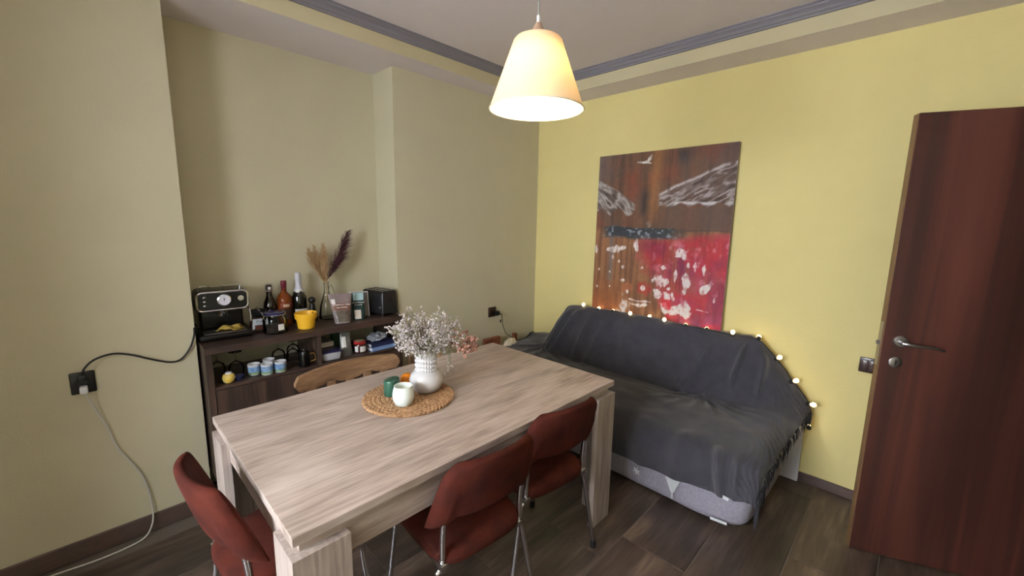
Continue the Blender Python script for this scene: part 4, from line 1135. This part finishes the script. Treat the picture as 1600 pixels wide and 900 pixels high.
lb3 = B().grid(lambda u, v: Vector((math.sin((u - .5) * 1.9) * (.0345 - v * .010), math.cos((u - .5) * 1.9) * (.0345 - v * .010), .178 + v * .030)), 14, 3).done('neck_label', M_paper, cb_)
B().poly([(.008, .031, .200), (-.008, .031, .200), (-.004, .0335, .188), (.004, .0335, .188)], (0, .002, 0)).done('emblem', mat('emblem_dark', (50, 50, 58), .6), lb3, smooth=False)
B().grid(lambda u, v: Vector((math.sin((u - .5) * 1.9) * .0436, math.cos((u - .5) * 1.9) * .0436, .040 + v * .050)), 14, 2).done('label', M_paper, cb_)
uk = lathe_thing('round_knobbed_utensil', 'black utensil with a round knob behind the yellow pot', 'utensil', (1.974, -0.125, ZT), [
    ('body', [(0, 0), (.026, 0), (.028, .01), (.024, .05), (.017, .09), (.014, .115), (0, .116)], M_blackp)])
B().ball((0, 0, .136), .022, (1, 1, 1), 16, 12).done('knob', M_blackp, uk)
gj = thing('glass_jar', 'clip-top glass jar with a dark blue lid and white sticker', 'jar', (2.222, -0.002, ZT))
B().lathe([(0, 0), (.055, 0), (.062, .006), (.063, .02), (.063, .075), (.058, .090), (.052, .097), (.052, .104), (.049, .104), (.049, .096), (.056, .086), (.060, .074), (.060, .02), (.056, .006), (0, .005)], 40).done('glass', M_glass, gj, angle=60)
B().lathe([(0, .006), (.055, .006), (.0585, .02), (.0585, .040), (0, .042)], 32).done('contents', mat('ground_coffee', (42, 28, 20), .95, var=.4, vscale=200), gj, angle=60)
B().lathe([(.050, .106), (.056, .108), (.056, .116), (.046, .121), (.02, .122), (0, .122)], 36).done('lid', mat('dark_blue_lid', (30, 28, 78), .2, coat=.3), gj, angle=50)
B().tube([(.056 * math.cos(a), .056 * math.sin(a), .105) for a in [k / 36 * 2 * PI for k in range(36)]], .0022, 6, 0, True).done('wire_ring', M_chrome, gj)
B().tube([(.05, .025, .098), (.064, .035, .108), (.066, .038, .092), (.060, .034, .080)], .0024, 6, 4).done('clip', M_chrome, gj)
B().grid(lambda u, v: Vector((math.sin((u - .5) * .50 - .18) * .0637, math.cos((u - .5) * .50 - .18) * .0637, .022 + v * .034)), 6, 2).done('sticker', M_paper, gj)
yp = thing('flower_pot', 'empty bright yellow flower pot on the sideboard', 'pot', (2.062, 0.010, ZT))
B().lathe([(0, 0), (.042, 0), (.045, .003), (.0525, .058), (.0585, .059), (.0610, .091), (.059, .093), (.056, .091), (.052, .062), (.042, .008), (0, .007)], 40).done('pot', mat('yellow_glaze', (232, 178, 44), .35), yp, angle=35)
B().tube([(-.02, 0, .02), (-.03, .01, .07), (-.038, .016, .094)], .0025, 6, 3).done('stick', M_mill, yp)

# glass vase with pampas
gv = thing('glass_vase', 'slim clear glass vase holding the pampas grass', 'vase', (1.872, -0.150, ZT))
B().lathe([(0, 0), (.046, 0), (.050, .004), (.050, .03), (.042, .085), (.026, .135), (.0155, .175), (.013, .215), (.015, .238), (.0135, .238), (.0115, .215), (.0135, .176), (.024, .135), (.040, .085), (.0478, .03), (.047, .010), (0, .009)], 36).done('glass', M_glass, gv, angle=60)
pg = thing('pampas_grass', 'beige and purple dried pampas plumes in the glass vase', 'dried grass', (1.872, -0.150, ZT))
rp_ = random.Random(5)
def plume(name, m, base, tip, width, n, lean, droop, wide=None):
    b_ = B()
    base, tip = Vector(base), Vector(tip)
    ax = catmull([base, base.lerp(tip, .5) + Vector((lean, 0, 0)), tip], 10)
    for k in range(n):
        t = rp_.random() ** .85
        p_ = ax[int(t * (len(ax) - 1))]
        d = (ax[min(len(ax) - 1, int(t * (len(ax) - 1)) + 1)] - ax[max(0, int(t * (len(ax) - 1)) - 1)]).normalized()
        side = Vector((rp_.gauss(0, 1) + droop * 1.2, rp_.gauss(0, .6), 0)).normalized()
        L = width * rp_.uniform(.6, 1.25) * (math.sin(min(1, t + .12) * PI * .92) + .12)
        if wide: L = width * rp_.uniform(.5, 1.2) * (1.15 - .85 * t) * min(1, .35 + t * 4)
        e1 = p_ + d * L * .9 + side * L * .45
        e2 = e1 + d * L * .35 + side * L * .45 - Vector((0, 0, L * .25 * abs(droop)))
        e1.y, e2.y = max(e1.y, -.094), max(e2.y, -.094)
        w_ = .0011
        s_ = Vector((w_, 0, w_ * .4))
        vs_ = [b_.bm.verts.new(q) for q in (p_ - s_, p_ + s_, e1 + s_ * .8, e1 - s_ * .8, e2)]
        b_.bm.faces.new(vs_[:4]); b_.bm.faces.new((vs_[3], vs_[2], vs_[4]))
    b_.tube([Vector((0, 0, .02)), Vector((base.x * .3, base.y * .3, .18))] + ax, .0016, 5)
    return tag(b_.done(name, m, pg, smooth=False), kind='stuff')
M_pb = mat('beige_plume', (184, 150, 108), .95, var=.15, vscale=40); M_pp = mat('purple_plume', (92, 52, 60), .95, rgb2=(66, 36, 46), vscale=40)
plume('plume', M_pb, (0.004, 0, .235), (0.098, 0, .455), .050, 420, .010, .5)
plume('plume', M_pb, (0.0, .01, .235), (0.012, .01, .480), .045, 360, .004, .15)
plume('plume', M_pb, (0.002, -.01, .235), (0.058, -.01, .470), .045, 300, .006, .3)
plume('plume', M_pp, (-0.004, 0, .250), (-0.150, 0, .550), .105, 620, -.006, -.9, wide=True)
B().tube([(.004, 0, .02), (-.01, 0, .17), (-.03, .004, .215), (-.055, .004, .14), (-.06, .004, .11)], .0022, 6, 4).done('bent_stem', M_stem, pg)

def pouch(name, label, loc, rz, w0, w1, h, d, mats, tilt=0.0, group=None, skew=0.0):
    t = thing(name, label, 'pouch', loc, rz, group)
    def fn(u, v):
        a = u * 2 * PI
        w = w0 + (w1 - w0) * v
        th_ = d * (1 - v) ** .8 * (1 - .25 * math.exp(-v * 18)) + .0018
        x = w / 2 * math.copysign(abs(math.cos(a)) ** .55, math.cos(a))
        y = th_ / 2 * math.sin(a) + .003 * noise.noise(Vector((x * 30, v * 8, math.sin(a) * 2))) * (1 - v)
        return Vector((x + skew * v, y - tilt * v * h, v * h + .012 * skew * 10 * x / w * v))
    b_ = B().grid(fn, 40, 24, closed_u=True)
    b_.bm.faces.new([v for v in b_.bm.verts if abs(v.co.z) < 1e-5][:40])
    o = b_.done('bag', mats, t, angle=60)
    return t, o
def band(parent, name, m, z0, z1, h, w0, w1, d, tilt, skew, x0=-1, x1=1, grow=.0012):
    def fn(u, v):
        vv2 = (z0 + (z1 - z0) * v) / h
        w = w0 + (w1 - w0) * vv2
        s_ = x0 + (x1 - x0) * u
        th_ = d * (1 - vv2) ** .8 + .0018
        c = max(-1, min(1, s_))
        y = th_ / 2 * math.sqrt(max(0, 1 - abs(c) ** 3.6)) + grow + .003
        return Vector((w / 2 * s_ * .97 + skew * vv2, y - tilt * vv2 * h, vv2 * h + .012 * skew * 10 * s_ / 2 * vv2))
    return B().grid(fn, 16, 6).done(name, m, parent, angle=80)
M_kraft = mat('taupe_pouch', (132, 116, 116), .45, var=.1, vscale=30); M_wht = mat('print_white', (226, 222, 220), .7)
A1 = dict(h=.178, w0=.088, w1=.140, d=.05, tilt=.22, skew=.004)
p1, _ = pouch('protein_pouch', 'taupe pouch of pumpkin seed protein leaning on the sideboard', (1.853, .030, ZT), math.radians(-16), A1['w0'], A1['w1'], A1['h'], A1['d'], M_kraft, A1['tilt'], skew=A1['skew'])
pb_ = band(p1, 'printed_band', mat('brown_print', (112, 74, 58), .5), .078, .122, x0=-.9, x1=.95, **A1)
band(p1, 'seed_window', mat('seed_grey', (104, 96, 84), .4, rgb2=(66, 58, 50), vscale=70), .010, .076, x0=-.85, x1=.9, **A1)
band(p1, 'white_patch', M_wht, .118, .148, x0=.55, x1=.9, grow=.002, **A1)
for s_, z in (('PUMPKIN SEED', .112), ('PROTEIN', .095)):
    vv2 = z / .178
    text('lettering', s_, .0155, facing((0, .05 * (1 - vv2) ** .8 / 2 + .0058 - .22 * z, z), tilt=.30), M_wht, pb_, bold=.0003)
A2 = dict(h=.168, w0=.074, w1=.078, d=.04, tilt=.30, skew=0)
p2, _ = pouch('coconut_pouch', 'slim dark green and pale blue coconut flour pouch', (1.736, .008, ZT), math.radians(-20), A2['w0'], A2['w1'], A2['h'], A2['d'], mat('dark_teal_pouch', (24, 58, 56), .4), A2['tilt'])
band(p2, 'pale_top', mat('pale_blue_print', (168, 204, 212), .5), .120, .166, x0=-.95, x1=.8, **A2)
gp_ = band(p2, 'green_panel', mat('dark_green_panel', (20, 54, 50), .5), .074, .120, x0=-.95, x1=.95, **A2)
for s_, z in (('COCONUT', .106), ('FLOUR', .091)):
    vv2 = z / .168
    text('lettering', s_, .0150, facing((0, .04 * (1 - vv2) ** .8 / 2 + .0060 - .30 * z, z), tilt=.36), M_wht, gp_, bold=.0003)
band(p2, 'printed_coconut', mat('coconut_white', (206, 196, 188), .6), .008, .062, x0=-.35, x1=.75, grow=.002, **A2)
p3 = thing('clear_pouch', 'grey see-through pouch with white edges beside the toaster', 'pouch', (1.708, -.040, ZT), math.radians(-16))
Rt = Matrix.Rotation(.22, 3, 'X')
B().box((0, -.018, .082), (.118, .022, .160), .008, Rt).done('bag', mat('grey_film', (128, 126, 122), .25, var=.1, vscale=20), p3)
for x in (-.060, .060):
    B().box((x, -.016, .082), (.004, .004, .163), 0, Rt).done('edge_seam', M_wplast, p3, smooth=False)
B().box((0, -.034, .163), (.122, .004, .006), 0, Rt).done('edge_seam', M_wplast, p3, smooth=False)

to = thing('toaster', 'black two-slot toaster at the sideboard end', 'toaster', (1.546, -0.052, ZT), math.radians(12))
tb_ = B().bb(-.068, .068, -.125, .095, .008, .168, .018, 4)
for v in tb_.bm.verts:
    k = 1 - .10 * (v.co.z / .168) ** 2
    v.co.x *= k; v.co.y = (v.co.y + .015) * (1 - .05 * (v.co.z / .168) ** 2) - .015
tb_.done('body', mat('toaster_black', (24, 24, 27), .35), to)
tp_ = B().bb(-.052, .052, -.105, .078, .1675, .1695, .001, 1).done('top_plate', M_steel, to, smooth=False)
for x in (-.022, .022):
    B().bb(x - .011, x + .011, -.095, .068, .169, .1705).done('slot', M_blackm, tp_, smooth=False)
B().bb(-.012, .012, .092, .108, .095, .108, .003).done('lever', M_blackp, to)
B().bb(-.0695, -.066, .025, .035, .05, .12, .001, 1).done('lever_track', M_blackm, to, smooth=False)
B().ball((.0665, .066, .060), .004, (1, 1, 1), 8, 6).done('indicator', M_wplast, to)
for sx in (-1, 1):
    for sy in (-.1, .07):
        B().lathe([(0, 0), (.010, 0), (.010, .010), (0, .010)], 10, (sx * .05, sy, 0)).done('foot', M_blackm, to)
tc_ = B().tube([(1.500, -.12, .925), (1.478, -.06, .935), (1.466, .03, .915), (1.455, .07, .86), (1.452, .10, .78), (1.440, .12, .70), (1.42, .13, .55), (1.41, .12, .40), (1.40, .1, .2)], .0035, 8, 6).done('cord', M_cable)
tc_.parent = to
tc_.matrix_parent_inverse = (Matrix.Translation(to.location) @ Matrix.Rotation(to.rotation_euler.z, 4, 'Z')).inverted()

# ------------------------------------------------------------------ in the open shelf
ZS = SHZ + 0.0005
M_cupw = mat('cup_white', (216, 218, 224), .3)
M_cupb = mat('cup_blue_print', (72, 116, 176), .4, rgb2=(150, 178, 208), vscale=45); M_cupg = mat('cup_green_print', (148, 168, 96), .4, rgb2=(96, 146, 140), vscale=60)
def make_cup(label, loc, rz):
    t = thing('painted_cup', label, 'cup', loc, rz, 'four blue and white painted cups')
    B().lathe([(0, 0), (.026, 0), (.0285, .003), (.0300, .058), (.0305, .060), (.0285, .060), (.0270, .010), (0, .008)], 32).done('cup', M_cupw, t, angle=50)
    B().lathe([(.0291, .018), (.0301, .048)], 32).done('blue_band', M_cupb, t)
    B().lathe([(.0288, .006), (.0291, .018)], 32).done('green_band', M_cupg, t)
    return t
cp = make_cup('blue and white painted cup, leftmost of the four on the open shelf', (2.350, .022, ZS), 0)
for lab, lc, rz in [('blue and white painted cup standing foremost in its group', (2.298, .062, ZS), 1.3), ('blue and white painted cup, right one of the group', (2.232, .066, ZS), 2.4), ('blue and white painted cup half hidden behind the other three', (2.268, -.012, ZS), 4)]:
    c = copy_tree(cp); c.location = lc; c.rotation_euler = (0, 0, rz); c['label'] = lab
lm = lathe_thing('lemon_pot', 'small yellow lemon-like pot with a white top', 'pot', (2.478, .070, ZS), [
    ('body', [(0, 0), (.014, 0), (.024, .010), (.029, .026), (.025, .044), (.015, .051), (0, .052)], mat('lemon_yellow', (226, 190, 58), .45, rgb2=(200, 180, 120), vscale=25)), ('white_top', [(.016, .0505), (.013, .057), (0, .058)], M_cupw)])
wg_prof = [(.030, 0), (.036, .03), (.037, .05), (.030, .072), (.012, .084), (.0035, .090), (.003, .128), (.010, .133), (.031, .1355), (.031, .1372), (.008, .1372), (0, .1372)]
wg0 = thing('wine_glass', 'upturned stemmed glass right behind the painted cups', 'glass', (2.195, -.085, ZS), 0, 'upturned stemmed glasses')
B().lathe(wg_prof, 28).done('glass', M_glass, wg0, angle=60)
for lab, lc in [('upturned stemmed glass nearest the shelf divider, in the rear', (2.098, -.135, ZS)), ('upturned stemmed glass between the cups and the black pot', (2.130, -.040, ZS)), ('upturned stemmed glass behind the lemon-like pot', (2.425, -.010, ZS)), ('upturned stemmed glass in the far left shelf corner', (2.500, -.060, ZS))]:
    c = copy_tree(wg0); c.location = lc; c['label'] = lab
db = lathe_thing('dark_blue_bowl', 'tiny dark blue bowl beside the lemon-like pot', 'bowl', (2.430, .062, ZS), [('bowl', [(0, 0), (.014, 0), (.022, .012), (.025, .026), (.023, .026), (.018, .012), (0, .006)], mat('navy_glaze', (28, 32, 70), .2))])
bm2 = lathe_thing('black_pot', 'small glossy black pot by the shelf divider', 'pot', (2.102, .066, ZS), [
    ('body', [(0, 0), (.030, 0), (.031, .004), (.029, .080), (.026, .088), (0, .090)], M_gloss), ('lid_knob', [(.004, .089), (.007, .095), (.007, .104), (0, .106)], M_chrome)])
B().bb(.012, .017, .0275, .031, .012, .076, .001, 1).done('highlight_strip', M_chrome, bm2, smooth=False)  # bright chrome strip stands in for the highlight on the pot
B().tube([(-.028, .006, .07), (-.052, .012, .066), (-.055, .012, .03), (-.029, .006, .022)], .004, 8, 5).done('handle', mat('brass', (160, 128, 78), .3, 1.0), bm2)
# right compartment
ct = thing('food_container', 'frosted plastic food container with a dark blue lid', 'container', (1.948, .045, ZS), math.radians(-4))
cb2 = B().bb(-.060, .060, -.045, .045, 0, .052, .012, 3)
for v in cb2.bm.verts:
    k = .86 + .14 * v.co.z / .052; v.co.x *= k; v.co.y *= k
cb2.done('tub', mat('frosted_plastic', (176, 178, 184), .4), ct)
B().bb(-.064, .064, -.049, .049, .050, .058, .004, 2).done('lid', mat('navy_lid', (34, 28, 74), .3), ct)
bx1 = thing('flat_box', 'white flat carton stacked behind the food container', 'box', (1.952, -.090, ZS + .0605), 0)
B().bb(-.055, .055, -.08, .075, 0, .030, .001, 1).done('carton', M_paper, bx1, smooth=False)
bx2 = thing('flat_box', 'dark flat box under the white carton', 'box', (1.950, -.095, ZS), 0)
B().bb(-.058, .058, -.08, .075, 0, .060, .001, 1).done('carton', mat('dark_carton', (44, 36, 36), .6), bx2, smooth=False)
bx3 = thing('green_pack', 'dark green upright packet behind the grey pouch', 'packet', (1.852, -.075, ZS), .1)
B().bb(-.034, .034, -.025, .025, 0, .150, .003, 1).done('carton', mat('dark_green_carton', (26, 66, 44), .5), bx3, smooth=False)
A4 = dict(h=.148, w0=.074, w1=.060, d=.052, tilt=.12, skew=0)
p4, _ = pouch('grey_pouch', 'shiny grey foil pouch with a white label in the open shelf', (1.842, .035, ZS), math.radians(-8), A4['w0'], A4['w1'], A4['h'], A4['d'], mat('grey_foil', (112, 114, 112), .3, .4, var=.2, vscale=25), A4['tilt'])
band(p4, 'label', M_paper, .055, .120, x0=.05, x1=.75, grow=.002, **A4)
jr = lathe_thing('jam_jar', 'dark jam jar with a red lid in the open shelf', 'jar', (1.748, .030, ZS), [
    ('glass', [(0, 0), (.034, 0), (.038, .005), (.039, .048), (.035, .056), (0, .056)], mat('jam_glass', (66, 26, 22), .1, coat=.4)), ('lid', [(.037, .056), (.0385, .058), (.0385, .072), (.036, .074), (0, .073)], mat('red_lid', (150, 34, 34), .35)), ('lid_disc', [(.030, .0738), (.030, .0750), (0, .0752)], mat('lid_gold', (176, 150, 130), .4))])
for a0, a1 in ((-.55, .45), (.75, 1.35)):
    B().grid(lambda u, v: Vector((math.sin(a0 + (a1 - a0) * u) * .0398, math.cos(a0 + (a1 - a0) * u) * .0398, .008 + v * .036)), 10, 2).done('label', M_paper, jr)
def book(label, loc, rz, w, d, h, cover):
    t = thing('book', label, 'book', loc, rz, 'books in the open shelf')
    B().bb(-w / 2 + .004, w / 2 - .004, -d / 2, d / 2 - .004, .0025, h - .0025).done('pages', M_paper, t, smooth=False)
    for z in (0, h - .0025):
        B().bb(-w / 2, w / 2, -d / 2, d / 2, z, z + .0025).done('cover', cover, t, smooth=False)
    B().bb(-w / 2, w / 2, d / 2 - .003, d / 2, 0, h).done('spine', cover, t, smooth=False)
    return t
book('pale blue book at the bottom of the shelf stack', (1.612, .025, ZS), math.radians(3), .172, .125, .023, mat('pale_blue_cover', (118, 148, 196), .5))
book('navy blue book on top of the pale blue book', (1.612, .012, ZS + .0235), math.radians(3), .170, .125, .022, mat('navy_cover', (38, 44, 84), .5))
pbm = B().grid(crumple((0, 0, .026), (.062, .050, .024), 6.0, .5), 40, 20, closed_u=True)
bmesh.ops.remove_doubles(pbm.bm, verts=pbm.bm.verts, dist=.0003)
o = pbm.done('plastic_bag', mat('clear_plastic_film', (176, 182, 194), .22, trans=.35, var=.2, vscale=20), angle=25)
o.location = (1.615, .015, ZS + .048)
tag(o, 'crumpled clear plastic bag on top of the books', 'bag')
